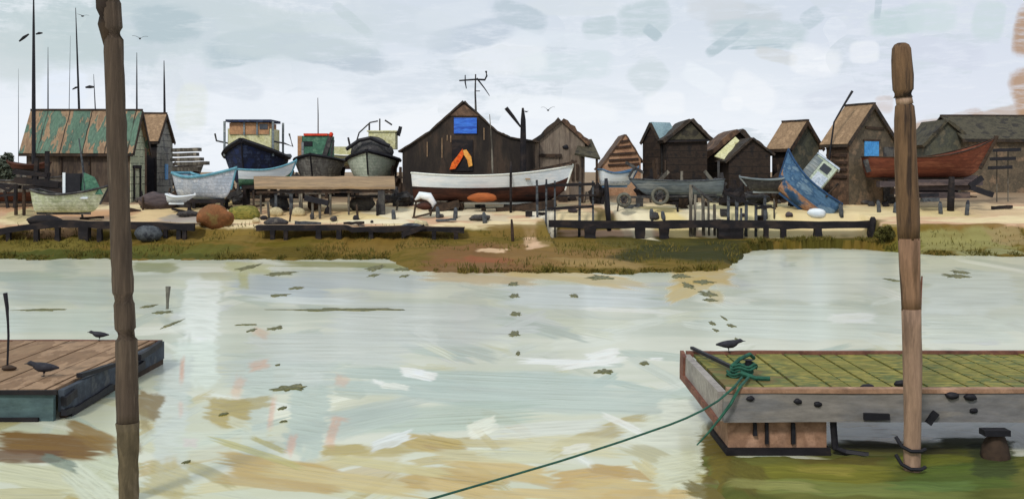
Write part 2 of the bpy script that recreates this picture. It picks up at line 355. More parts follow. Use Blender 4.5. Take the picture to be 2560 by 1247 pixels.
WS = [
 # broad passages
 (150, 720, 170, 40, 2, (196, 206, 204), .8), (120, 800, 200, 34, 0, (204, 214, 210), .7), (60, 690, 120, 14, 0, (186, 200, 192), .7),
 (505, 760, 55, 100, 3, (236, 242, 240), .95), (490, 900, 60, 60, 0, (222, 232, 226), .9), (700, 715, 140, 30, 4, (196, 206, 216), .9), (900, 700, 190, 26, 3, (202, 210, 216), .8),  # leading pale upright strokes: sky and boat reflection painted into the colour
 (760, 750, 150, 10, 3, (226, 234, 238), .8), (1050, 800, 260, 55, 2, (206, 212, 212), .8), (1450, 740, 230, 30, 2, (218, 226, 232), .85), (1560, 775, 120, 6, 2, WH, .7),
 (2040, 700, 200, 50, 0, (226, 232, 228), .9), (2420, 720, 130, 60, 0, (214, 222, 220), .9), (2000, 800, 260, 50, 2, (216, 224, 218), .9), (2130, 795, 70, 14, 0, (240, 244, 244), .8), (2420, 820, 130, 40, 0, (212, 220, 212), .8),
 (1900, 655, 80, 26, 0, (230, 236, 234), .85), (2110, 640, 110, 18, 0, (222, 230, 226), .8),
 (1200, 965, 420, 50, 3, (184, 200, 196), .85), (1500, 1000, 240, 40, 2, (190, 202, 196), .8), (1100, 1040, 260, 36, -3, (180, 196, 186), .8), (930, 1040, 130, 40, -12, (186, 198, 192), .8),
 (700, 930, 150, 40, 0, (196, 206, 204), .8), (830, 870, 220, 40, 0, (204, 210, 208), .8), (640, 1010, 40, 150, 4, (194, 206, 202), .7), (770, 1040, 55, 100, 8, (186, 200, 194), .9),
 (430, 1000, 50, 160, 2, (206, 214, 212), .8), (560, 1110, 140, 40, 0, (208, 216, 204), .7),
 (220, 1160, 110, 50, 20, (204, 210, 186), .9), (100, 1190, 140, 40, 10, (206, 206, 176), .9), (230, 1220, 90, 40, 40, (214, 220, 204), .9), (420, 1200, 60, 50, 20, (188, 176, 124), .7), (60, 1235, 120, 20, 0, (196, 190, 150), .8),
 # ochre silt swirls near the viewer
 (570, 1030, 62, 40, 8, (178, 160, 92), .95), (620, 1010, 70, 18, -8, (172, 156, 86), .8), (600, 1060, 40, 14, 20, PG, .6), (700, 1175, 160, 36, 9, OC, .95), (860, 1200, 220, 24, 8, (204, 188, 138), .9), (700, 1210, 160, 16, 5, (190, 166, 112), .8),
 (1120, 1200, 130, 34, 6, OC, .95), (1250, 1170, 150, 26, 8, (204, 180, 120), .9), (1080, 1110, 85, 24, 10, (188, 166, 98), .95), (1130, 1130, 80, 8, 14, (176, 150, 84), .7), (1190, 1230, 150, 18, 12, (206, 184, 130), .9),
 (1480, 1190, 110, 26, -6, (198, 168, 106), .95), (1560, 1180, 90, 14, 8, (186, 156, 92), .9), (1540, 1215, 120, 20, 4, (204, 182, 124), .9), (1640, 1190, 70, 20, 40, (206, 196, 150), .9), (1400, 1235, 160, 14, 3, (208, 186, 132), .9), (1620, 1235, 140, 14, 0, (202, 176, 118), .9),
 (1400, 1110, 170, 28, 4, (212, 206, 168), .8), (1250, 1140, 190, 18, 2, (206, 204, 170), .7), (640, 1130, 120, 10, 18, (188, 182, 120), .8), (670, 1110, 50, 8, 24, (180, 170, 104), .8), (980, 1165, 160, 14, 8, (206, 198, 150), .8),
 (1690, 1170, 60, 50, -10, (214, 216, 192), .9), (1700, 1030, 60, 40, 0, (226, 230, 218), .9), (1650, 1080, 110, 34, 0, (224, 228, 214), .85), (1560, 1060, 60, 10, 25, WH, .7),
 # white highlight strokes painted into the water colour
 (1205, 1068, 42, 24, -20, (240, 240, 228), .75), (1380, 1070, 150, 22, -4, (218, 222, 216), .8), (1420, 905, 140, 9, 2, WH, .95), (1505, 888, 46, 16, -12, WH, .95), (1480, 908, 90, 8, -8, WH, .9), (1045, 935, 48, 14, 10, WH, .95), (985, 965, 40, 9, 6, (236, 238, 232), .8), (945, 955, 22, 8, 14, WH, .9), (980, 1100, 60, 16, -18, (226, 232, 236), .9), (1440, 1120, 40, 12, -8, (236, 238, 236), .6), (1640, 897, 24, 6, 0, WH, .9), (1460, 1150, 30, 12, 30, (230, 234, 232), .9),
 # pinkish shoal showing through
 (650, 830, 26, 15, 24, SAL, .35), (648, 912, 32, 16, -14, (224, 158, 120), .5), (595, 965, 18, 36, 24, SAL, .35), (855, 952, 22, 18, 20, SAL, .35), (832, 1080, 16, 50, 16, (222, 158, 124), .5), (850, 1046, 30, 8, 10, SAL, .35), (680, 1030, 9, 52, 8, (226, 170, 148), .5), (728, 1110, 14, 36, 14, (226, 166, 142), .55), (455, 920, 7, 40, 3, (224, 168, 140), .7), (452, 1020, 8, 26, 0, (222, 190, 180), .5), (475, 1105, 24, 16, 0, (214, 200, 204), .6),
 # brown strokes in front of the spit
 (1200, 690, 150, 22, 2, (178, 156, 120), .8, .4), (1420, 690, 190, 16, 6, (188, 166, 116), .8, .4), (1750, 680, 90, 34, 0, (182, 158, 100), .9, .4), (1720, 720, 60, 24, -20, (190, 166, 106), .8, .4), (1790, 740, 26, 24, 0, (176, 156, 96), .7, .4), (620, 668, 70, 14, 4, (170, 168, 120), .7, .3), (560, 690, 60, 12, 0, (196, 200, 172), .6), (610, 700, 16, 30, 0, (190, 190, 140), .7), (390, 668, 60, 14, 0, (150, 156, 110), .7), (900, 662, 200, 8, 1, (150, 152, 96), .7),
 # weed bed under the grey pontoon
 (2020, 1200, 270, 60, 0, (112, 112, 58), 1, .8), (2380, 1190, 180, 80, 0, (92, 102, 50), 1, .8), (2230, 1160, 260, 60, 0, (96, 98, 46), 1, .8), (1800, 1150, 55, 110, -6, (104, 94, 38), 1, .8), (2150, 1230, 400, 28, 0, (112, 122, 78), 1, .7), (2430, 1110, 90, 30, 6, (88, 92, 40), .9, .8), (1930, 1225, 140, 26, 3, (134, 136, 92), .9, .7), (2250, 1120, 150, 14, 4, (78, 76, 36), .9, .8), (2480, 1150, 60, 60, 0, (70, 76, 38), .9, .8), (1850, 1190, 60, 40, 30, (92, 88, 32), .9, .8), (2330, 1225, 160, 20, 0, (92, 110, 66), .9, .7), (1770, 1235, 70, 20, 20, (110, 100, 44), .9, .7), (2160, 1080, 80, 16, 0, (212, 220, 214), .9), (2400, 1085, 90, 12, 0, (196, 206, 196), .9),
 # tan pontoon's reflection painted into the water, with silt blobs by the pile
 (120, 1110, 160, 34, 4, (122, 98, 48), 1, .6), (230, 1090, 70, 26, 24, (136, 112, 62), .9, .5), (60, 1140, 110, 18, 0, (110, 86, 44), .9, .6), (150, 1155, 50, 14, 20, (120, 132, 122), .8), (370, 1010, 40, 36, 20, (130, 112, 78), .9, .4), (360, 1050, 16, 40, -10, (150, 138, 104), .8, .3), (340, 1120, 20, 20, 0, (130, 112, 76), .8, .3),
]
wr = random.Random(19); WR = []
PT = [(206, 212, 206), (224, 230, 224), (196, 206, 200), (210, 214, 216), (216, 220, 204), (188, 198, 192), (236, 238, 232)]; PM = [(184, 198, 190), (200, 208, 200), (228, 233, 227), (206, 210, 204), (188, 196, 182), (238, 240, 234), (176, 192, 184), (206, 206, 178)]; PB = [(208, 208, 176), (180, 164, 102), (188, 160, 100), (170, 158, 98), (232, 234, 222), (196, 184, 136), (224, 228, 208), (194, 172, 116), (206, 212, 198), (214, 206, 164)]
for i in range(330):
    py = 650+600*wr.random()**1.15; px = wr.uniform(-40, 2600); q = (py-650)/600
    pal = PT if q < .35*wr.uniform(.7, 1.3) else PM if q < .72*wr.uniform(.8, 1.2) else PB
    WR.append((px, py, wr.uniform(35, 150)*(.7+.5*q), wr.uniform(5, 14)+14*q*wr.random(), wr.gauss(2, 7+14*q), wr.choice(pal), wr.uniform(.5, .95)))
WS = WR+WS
xs = np.concatenate([np.linspace(-3000, -60, 14), np.arange(-36, -15, .12), np.arange(-15, 15, .022), np.arange(15, 36.1, .12), np.linspace(60, 3000, 14)])
ys = np.concatenate([[-60, -20, 0, 6, 9], F*H/(np.arange(1300, 596, -1.5)-YH), [69, 75, 90]])
WATER_M = sheetmat('water', .22, .46, (.5, 1.4, 1), 1.36, .016)
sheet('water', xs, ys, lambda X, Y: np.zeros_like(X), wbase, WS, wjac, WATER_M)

# weedy mud bank under the grey pontoon
def bz(X, Y):
    n = fbm(X*.9, Y*.9, 61); m = np.minimum(np.minimum(sm(0, .7, X-(2.2+.55*(n-.5)+.05*(15-Y))), sm(0, 1, 16.3+.9*(n-.5)-Y-.0*X)), np.minimum(sm(14, 12, X), sm(3, 5, Y)))
    return -.25+.31*m+.07*(fbm(X*2.5, Y*2.5, 62)-.5)*m
def bbase(X, Y, Z):
    n = fbm(X*.8, Y*1.8, 63)[..., None]; n2 = fbm(X*2.5, Y*5, 64)[..., None]
    c = np.array(lin((104, 104, 52)))*(1-sm(.4, .6, n))+np.array(lin((84, 88, 40)))*sm(.4, .6, n)
    return c*(.75+.5*n2), np.full_like(X, .75)
BS = [(2020, 1200, 230, 40, 0, (124, 122, 66), .8, .7), (2150, 1235, 300, 22, 2, (120, 128, 84), .8, .6), (2400, 1200, 140, 40, 0, (88, 104, 58), .8, .7), (1800, 1150, 36, 90, -6, (110, 98, 36), .8, .8), (1860, 1200, 60, 40, 30, (98, 92, 34), .8, .8), (2450, 1130, 90, 20, 6, (66, 72, 34), .9, .8), (2250, 1130, 160, 12, 0, (70, 66, 32), .9, .8), (1940, 1225, 120, 16, 3, (146, 146, 100), .7, .6), (2330, 1160, 120, 18, -6, (104, 108, 54), .8, .8), (2490, 1170, 60, 40, 0, (72, 80, 42), .9, .8), (2100, 1160, 120, 14, 2, (96, 88, 44), .8, .8), (2330, 1225, 120, 16, 0, (100, 118, 76), .8, .7), (2060, 1185, 80, 10, 4, (140, 132, 76), .7, .7)]
sheet('mud_bank', np.arange(1.4, 14, .035), np.arange(3, 17.4, .04), bz, bbase, BS, wjac, sheetmat('mud', .55, .25, (3, 5, 2)))

# shore -------------------------------------------------------------
def gjac(px, py):
    x, y = gat(px, py)
    row = lambda yy: YH+(H-max(0, g1((px-1280)/F*yy, yy)))/yy*F
    s = (row(y+.6)-row(y-.6))/1.2
    return x, y, F/y, min(s, -3)
SAND = (226, 206, 164); SA2 = (214, 190, 136); PK = (206, 168, 136); CR = (236, 224, 192)
def gbase(X, Y, Z):
    n = fbm(X*.35, Y*.9, 31); n2 = fbm(X*1.3, Y*3.5, 33)
    mud = np.array(lin((120, 98, 46))); m2 = np.array(lin((98, 84, 32))); sd = np.array(lin(SAND)); s2 = np.array(lin(PK)); bk = np.array(lin((150, 128, 104)))
    t = sm(.4, .6, n2)[..., None]; a = mud*(1-t)+m2*t
    t = sm(.45, .65, n)[..., None]; b = sd*(1-t)+s2*t
    t = sm(1.05, 1.35, Z+.35*(n2-.5))[..., None]; c = a*(1-t)+b*t
    t = sm(64, 67, Y+3*(n-.5))[..., None]; c = c*(1-t)+bk*t
    return c*(.88+.24*n2)[..., None], np.full_like(X, .7)
GS = [
 (250, 640, 360, 14, 0, (72, 76, 26), .95), (120, 610, 140, 16, 0, (112, 100, 44), .9), (450, 630, 180, 18, 0, (92, 90, 34), .9), (760, 632, 130, 22, 2, (88, 74, 20), .95), (700, 612, 90, 8, 3, (96, 84, 24), .8), (950, 615, 150, 26, 0, (124, 98, 44), .9), (560, 595, 160, 18, 0, (126, 104, 50), .9),
 (1200, 640, 150, 40, 0, (122, 88, 52), .95), (1400, 640, 190, 34, 2, (132, 102, 58), .9), (1215, 650, 70, 8, 2, (146, 86, 58), .7), (1130, 650, 30, 6, 0, (142, 86, 58), .6), (1230, 626, 40, 6, 2, (220, 186, 150), .9), (1350, 612, 36, 10, -8, (216, 180, 146), .95), (1325, 596, 20, 14, 0, (206, 170, 136), .9), (1300, 575, 90, 22, 0, (118, 94, 46), .8), (1180, 670, 100, 14, 0, (122, 92, 58), .9), (1500, 655, 120, 14, 4, (150, 124, 76), .8), (1400, 610, 60, 16, 0, (118, 98, 44), .9),
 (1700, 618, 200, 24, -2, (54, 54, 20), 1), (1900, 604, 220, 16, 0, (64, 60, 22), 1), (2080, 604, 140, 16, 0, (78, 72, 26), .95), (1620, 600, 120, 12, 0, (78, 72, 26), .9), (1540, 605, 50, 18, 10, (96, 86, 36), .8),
 (1560, 583, 170, 6, 0, (214, 176, 148), .95), (1800, 583, 220, 5, 0, (210, 172, 144), .95), (2080, 582, 110, 5, 0, (214, 176, 148), .9),
 (2300, 575, 110, 22, 2, (116, 96, 38), .95), (2440, 570, 90, 24, 0, (122, 94, 40), .9), (2400, 610, 150, 24, 0, (142, 136, 84), .9), (2520, 600, 50, 30, 0, (150, 130, 90), .8), (2260, 620, 50, 20, 0, (104, 100, 40), .9), (2480, 630, 100, 10, 0, (150, 148, 104), .8),
 (880, 535, 130, 16, 0, (226, 204, 150), .95), (980, 530, 80, 14, 6, CR, .95), (940, 555, 90, 8, -2, CR, .9), (760, 540, 120, 14, 0, (212, 182, 136), .9), (1130, 525, 110, 12, 0, CR, .9), (1250, 520, 60, 8, 0, CR, .9), (1200, 545, 90, 10, 0, (206, 190, 160), .9), (1350, 530, 40, 14, 0, (232, 224, 204), .9),
 (1640, 525, 90, 14, 4, (228, 208, 148), .95), (1570, 525, 60, 12, 10, CR, .9), (1760, 520, 80, 18, 0, CR, .95), (1880, 520, 110, 18, 0, (226, 212, 162), .95), (2000, 525, 80, 16, 0, (224, 200, 146), .95), (2150, 530, 160, 14, 0, (226, 206, 160), .95), (2160, 505, 130, 14, 2, (222, 194, 148), .9), (2330, 525, 120, 16, 0, (216, 194, 142), .95), (2450, 520, 90, 18, 0, (204, 178, 140), .9), (2300, 480, 180, 10, 0, (208, 170, 136), .9),
 (60, 510, 120, 26, 0, (196, 152, 116), .9), (60, 535, 50, 16, 10, (206, 190, 142), .9), (220, 535, 160, 10, 0, (192, 150, 112), .9), (150, 585, 90, 10, 0, (196, 156, 122), .7), (430, 520, 80, 18, 0, (212, 186, 140), .9), (470, 545, 70, 10, 0, (150, 146, 142), .8), (560, 500, 60, 20, 10, (206, 178, 124), .9), (500, 480, 90, 16, -16, (96, 88, 84), .8),
]
xs = np.concatenate([np.linspace(-3000, -60, 14), np.arange(-40, 40.1, .085), np.linspace(60, 3000, 14)])
ys = np.concatenate([[-80, 10, 36], np.arange(40, 70, .1), np.arange(70, 100, 1.0), np.linspace(110, 6000, 16)])
GROUND_M = sheetmat('shore', .8, .2, (2.5, 5, 3))
ground = sheet('ground', xs, ys, gz, gbase, GS, gjac, GROUND_M)

exec_parts = True
# ------------------------------------------------------------------ buildings
def corner_hut(name, label, cat, c, xl, xr, Y, eave, ridge, a, gable, wall, gwall, roof, ov=.3, base=None, fasc=None, Lr=None):
    C = P(c, eave, Y); ze = C.z; a = math.radians(a); ca, sa = math.cos(a), math.sin(a)
    sL = (xl-1280)/F; sR = (xr-1280)/F
    Ll = (C.x-sL*Y)/(ca+sL*sa); Lr = Lr or (sR*Y-C.x)/(sa-sR*ca)
    zb = (g1(C.x, Y) if base is None else base)-.15
    R = thing(name, label, cat, (C.x, Y, zb), (0, 0, -a))
    if gable == 'R': mid = (C.x+sa*Lr/2, Y+ca*Lr/2)
    else: mid = (C.x-ca*Ll/2, Y+sa*Ll/2)
    zr = H-(ridge-YH)/F*mid[1]-zb; ze -= zb
    w = MB(True)
    if gable == 'R': w.prism([(0, 0, 0), (0, Lr, 0), (0, Lr, ze), (0, Lr/2, zr), (0, 0, ze)], (-Ll, 0, 0))
    else: w.prism([(-Ll, 0, 0), (0, 0, 0), (0, 0, ze), (-Ll/2, 0, zr), (-Ll, 0, ze)], (0, Lr, 0))
    w.build('wall', wall, R)
    g = MB(True); t = MB(True)
    if gable == 'R':
        g.prism([(.004, 0, .02), (.004, Lr, .02), (.004, Lr, ze-.02), (.004, Lr/2, zr-.03), (.004, 0, ze-.02)], (.04, 0, 0))
        k = (zr-ze)/(Lr/2)
        t.slab((-Ll-ov, -ov, ze-ov*k+.01), (ov, -ov, ze-ov*k+.01), (ov, Lr/2, zr+.01), (-Ll-ov, Lr/2, zr+.01), .1)
        t.slab((-Ll-ov, Lr+ov, ze-ov*k+.01), (ov, Lr+ov, ze-ov*k+.01), (ov, Lr/2+.005, zr+.01), (-Ll-ov, Lr/2+.005, zr+.01), .1)
    else:
        g.prism([(-Ll, -.004, .02), (0, -.004, .02), (0, -.004, ze-.02), (-Ll/2, -.004, zr-.03), (-Ll, -.004, ze-.02)], (0, -.04, 0))
        k = (zr-ze)/(Ll/2)
        t.slab((ov, -ov, ze-ov*k+.01), (ov, Lr+ov, ze-ov*k+.01), (-Ll/2, Lr+ov, zr+.01), (-Ll/2, -ov, zr+.01), .1)
        t.slab((-Ll-ov, -ov, ze-ov*k+.01), (-Ll-ov, Lr+ov, ze-ov*k+.01), (-Ll/2-.005, Lr+ov, zr+.01), (-Ll/2-.005, -ov, zr+.01), .1)
    g.build('gable_wall', gwall, R); rf = t.build('roof', roof, R)
    if fasc:
        f = MB(True)
        if gable == 'R':
            f.beam((ov+.02, -ov, ze-ov*k-.02), (ov+.02, Lr/2, zr-.02), .05, .22); f.beam((ov+.02, Lr+ov, ze-ov*k-.02), (ov+.02, Lr/2, zr-.02), .05, .22)
            f.beam((-Ll-ov, -ov-.03, ze-ov*k-.02), (ov, -ov-.03, ze-ov*k-.02), .05, .2)
            f.beam((-Ll-ov, Lr/2, zr+.12), (ov, Lr/2, zr+.12), .25, .12)
        else:
            f.beam((ov, -ov-.02, ze-ov*k-.02), (-Ll/2, -ov-.02, zr-.02), .05, .22); f.beam((-Ll-ov, -ov-.02, ze-ov*k-.02), (-Ll/2, -ov-.02, zr-.02), .05, .22)
        f.build('bargeboard', fasc, R)
    return R, Ll, Lr, ze, zr

R1, Ll, Lr, ze, zr = corner_hut('boat_shed', 'long timber shed with patched green roof and pale green boarded gable', 'shed', 325, 66, 362, 66, 366, 280, 0, 'R', 'wall_umber', 'board_pale_green', 'roof_green', fasc='dark_timber')
f = MB(True); f.beam((.09, .5, .3), (.09, .5, 2.2), .06, .16); f.beam((.09, 1.6, -.4), (.09, 1.6, 2.2), .06, .16); f.beam((.09, .3, 2.3), (.09, 1.75, 2.3), .06, .2); f.build('door_frame', 'black_timber', R1)
f = MB(True)
for i in range(5): f.beam((-Ll+.4+i*1.7, -.06, 0), (-Ll+.4+i*1.7, -.06, ze-.1), .1, .1)
f.beam((-Ll, -.1, ze-.28), (0, -.1, ze-.28), .08, .3); f.build('wall_frame', 'dark_timber', R1)
R2, Ll, Lr, ze, zr = corner_hut('boat_shed', 'narrow shed with tan roof and grey weatherboard gable behind the green roof', 'shed', 392, 330, 430, 70.5, 350, 288, 0, 'R', 'black_timber', 'board_grey', 'roof_tan', ov=.15, fasc='dark_timber')
MB(True).box((.08, .55*Lr, 1.75), (.05, .55, 1.0)).build('window', 'blue_sky', R2)
MB(True).box((-.55, -.05, 1.35), (.75, .06, 2.6)).build('door', 'black', R2)

def outline_shed(name, label, cat, pts, Y, Dp, wall, roof, segs, th=.12, fo=.25, base=None):
    W = [P(x, y, Y) for x, y in pts]; bz = (g1((W[0].x+W[-1].x)/2, Y) if base is None else base)-.15
    W[0].z = W[-1].z = bz
    R = thing(name, label, cat, ((W[0].x+W[-1].x)/2, Y, bz))
    MB().prism(W, (0, Dp, 0)).build('wall', wall, R)
    for i, m in segs:
        a, b = W[i], W[i+1]; t = (b-a).normalized(); up = Vector((-t.z, 0, t.x))
        if up.z < 0: up = -up
        ea = .25 if i == segs[0][0] else .02; eb = .25 if i == segs[-1][0] else .02
        p = a-t*ea+up*.012; q = b+t*eb+up*.012
        s = MB(); n = 8
        rings = []
        for j in range(n+1):
            c = p.lerp(q, j/n); w = .05*(random.random()-.5); h = th*(1+.5*(random.random()-.5))
            rings.append([c+Vector((0, -fo+w, 0)), c+Vector((0, Dp+.2, 0)), c+up*h+Vector((0, Dp+.2, 0)), c+up*h+Vector((0, -fo+w, 0))])
        s.loft(rings).build('roof_slope', m, R)
    return R
def panel(R, name, m, x0, y0, x1, y1, Y, d=.06, parent=None):
    a, b = P(x0, y1, Y), P(x1, y0, Y)
    return MB().box(((a.x+b.x)/2, Y-d/2, (a.z+b.z)/2), (b.x-a.x, d, b.z-a.z)).build(name, m, parent or R)

Yb = 66
B3 = outline_shed('boat_shed', 'large tar-black boat shed with steep gable and blue hatch', 'shed',
    [(1006, 490), (1006, 376), (1075, 332), (1160, 256), (1240, 330), (1275, 346), (1338, 356), (1338, 490)], Yb, 9, 'shed_black', 'roof_dark',
    [(1, 'roof_dark'), (2, 'roof_dark'), (3, 'roof_dark'), (4, 'roof_dark'), (5, 'roof_dark')], th=.1, fo=.15)
g = MB(); g.prism([P(1122, 290, Yb-.02), P(1160, 262, Yb-.02), P(1199, 290, Yb-.02)], (0, -.05, 0)); g.build('gable_board', 'gable_brown', B3)
panel(B3, 'hatch', 'blue_vivid', 1135, 295, 1192, 334, Yb-.03, .08)
for x, y0, y1 in ((1068, 355, 392), (1105, 345, 395), (1118, 338, 352), (1127, 338, 356), (1210, 320, 350)):
    MB().beam(P(x, y1, Yb-.03), P(x, y0, Yb-.03), .05, .05).build('batten', 'roof_tan', B3)
panel(B3, 'door', 'black_timber', 1130, 350, 1182, 428, Yb-.02, .07)
an = MB(); an.tube([P(1190, 290, 67), P(1188, 230, 67), P(1189, 186, 67)], [.07, .05, .04], 6); a0 = an.build('antenna', 'dark_grey', B3)
an = MB(); an.tube([P(1148, 202, 67), P(1190, 199, 67), P(1212, 200, 67), P(1217, 190, 67), P(1215, 178, 67)], [.05, .06, .07, .06, .08], 6)
an.tube([P(1163, 188, 67), P(1163, 206, 67), P(1166, 222, 67)], [.03, .05, .03], 6); an.tube([P(1192, 196, 67), P(1212, 222, 67), P(1224, 240, 67)], [.06, .04, .02], 6); an.tube([P(1188, 228, 67), P(1200, 228, 67)], .03, 6)
an.build('crossbar', 'black', a0)
# hanging oilskins
for nm, m, pts, lb in (('oilskin', 'orange', [(1142, 392), (1156, 372), (1160, 386), (1150, 404), (1138, 422), (1124, 424), (1130, 406)], 'bright orange oilskin hanging on the black shed door'),
                       ('oilskin', 'yellow', [(1156, 376), (1166, 374), (1178, 392), (1181, 414), (1172, 418), (1168, 400), (1160, 388)], 'yellow oilskin hanging beside the orange one on the black shed')):
    tag(MB().prism([P(x, y, Yb-.2) for x, y in pts], (0, .14, 0)).build(nm, m), lb, 'oilskin')

B4 = outline_shed('boat_shed', 'grey boarded gable shed with dark roof beside the black shed', 'shed', [(1338, 480), (1338, 360), (1403, 304), (1462, 358), (1462, 480)], 67, 5, 'board_taupe', 'roof_dark', [(1, 'roof_dark'), (2, 'roof_brown')], th=.28, fo=.2)
MB().blob(P(1414, 368, 66.95), (.2, .06, .13), 2).build('vent', 'black', B4, True)
panel(B4, 'lintel', 'dark_timber', 1350, 385, 1404, 393, 66.97, .12)
for x, y0 in ((1428, 400), (1440, 410)): panel(B4, 'door_post', 'dark_timber', x, y0, x+6, 450, 66.97, .1)
T = thing('lean_to', 'dark low lean-to roof on posts at the side of the grey shed', 'lean-to', on(1470, 66))
MB().slab(P(1436, 388, 65.6), P(1500, 400, 65.6), P(1478, 352, 68), P(1448, 356, 68), .12).build('roof', 'roof_olive', T)
for x in (1456, 1492):
    b = on(x, 65.8); MB().beam(b, P(x, 392, 65.8), .14, .14).build('post', 'dark_timber', T)

B5 = outline_shed('hut', 'tan fronted hut with dark louvres across its gable', 'hut', [(1505, 480), (1505, 418), (1563, 338), (1602, 400), (1602, 480)], 72, 4, 'board_tan', 'roof_brown', [(1, 'roof_brown'), (2, 'roof_brown')], th=.08, fo=.08)
for x0, x1, y in ((1550, 1572, 352), (1539, 1578, 366), (1524, 1590, 383), (1522, 1596, 398), (1520, 1598, 410)):
    MB().beam(P(x0, y+3, 71.93), P(x1, y-1, 71.93), .1, .13).build('louvre', 'louvre_dark', B5)

R6, Ll, Lr, ze, zr = corner_hut('hut', 'small hut with pale blue roof and tall dark gable', 'hut', 1652, 1608, 1692, 71, 352, 308, 55, 'L', 'dark_grey', 'board_darkbrown', 'roof_blue', ov=.12, fasc='roof_dark')
B7 = outline_shed('hut', 'dark brown hut with steep hipped gable right of the pale blue roof', 'hut', [(1668, 480), (1668, 352), (1726, 304), (1768, 346), (1768, 480)], 69, 4, 'board_darkbrown', 'roof_dark', [(1, 'roof_dark'), (2, 'roof_dark')], th=.22, fo=.35)
MB().prism([P(1672, 350, 68.97), P(1726, 308, 68.97), P(1764, 348, 68.97)], (0, -.1, 0)).build('gable_board', 'roof_olive', B7)
MB().beam(P(1660, 354, 68.8), P(1774, 350, 68.8), .1, .12).build('lintel', 'black_timber', B7)
B8 = outline_shed('hut', 'low brown hut with long sloping roof and a pale yellow roof panel', 'hut', [(1758, 480), (1758, 404), (1846, 332), (1880, 365), (1880, 480)], 71, 4, 'board_darkbrown', 'roof_brown', [(1, 'roof_brown'), (2, 'roof_dark')], th=.3, fo=.4)
MB().slab(P(1786, 392, 68.4), P(1822, 404, 68.0), P(1858, 362, 69.6), P(1838, 344, 70.2), .06).build('roof_panel', 'pale_yellow', B8)
B8b = outline_shed('hut', 'squat dark hut with shallow gable in front of the sloping brown roof', 'hut', [(1822, 480), (1822, 402), (1880, 349), (1926, 384), (1926, 480)], 67, 3, 'board_darkbrown', 'roof_dark', [(1, 'roof_dark'), (2, 'roof_dark')], th=.14, fo=.2)
R9, Ll, Lr, ze, zr = corner_hut('hut', 'small hut with tan roof and dark green gable behind the blue boat', 'hut', 1978, 1930, 2046, 68, 362, 306, 62, 'R', 'board_darkbrown', 'board_greengrey', 'roof_tan', ov=.25, fasc='dark_timber')
R11, Ll, Lr, ze, zr = corner_hut('hut', 'tall weathered hut with tan roof and bright blue window', 'hut', 2122, 2066, 2234, 64.5, 350, 264, 66, 'R', 'gable_brown', 'hut_gable', 'roof_tan', ov=.25, fasc='roof_dark')
wv = MB(True).box((.09, Lr*.48, ze*.92-.35), (.08, 1.05, 1.2)).build('window', 'blue_sky', R11)
MB(True).box((.1, Lr*.48, ze*.92+.31), (.1, 1.25, .1)).build('window_frame', 'dark_timber', wv)
for i in range(5): MB(True).beam((-.1, -.07, ze-.5-i*.42), (-Ll+.1, -.07, ze-.45-i*.42), .1, .16).build('louvre', 'louvre_dark', R11)
MB(True).beam((.09, Lr*.35, ze+.75), (.09, Lr*.75, ze+.7), .08, .14).build('gable_rail', 'dark_timber', R11)
MB(True).box((.08, Lr*.86, ze*.5), (.06, .75, ze*.8)).build('door', 'dark_grey', R11)

B12 = outline_shed('hut', 'dark weathered gable hut behind the red boat', 'hut', [(2314, 480), (2314, 362), (2366, 306), (2404, 338), (2404, 480)], 76, 4, 'board_greengrey', 'roof_olive', [(1, 'roof_olive'), (2, 'roof_olive')], th=.2)
R13, *_ = corner_hut('boat_shed', 'long low shed with dark roof rising behind the red boat', 'shed', 2700, 2412, 2720, 76, 346, 294, -4, 'R', 'hut_gable', 'dark_grey', 'roof_olive', ov=.3, fasc='roof_dark', Lr=6)

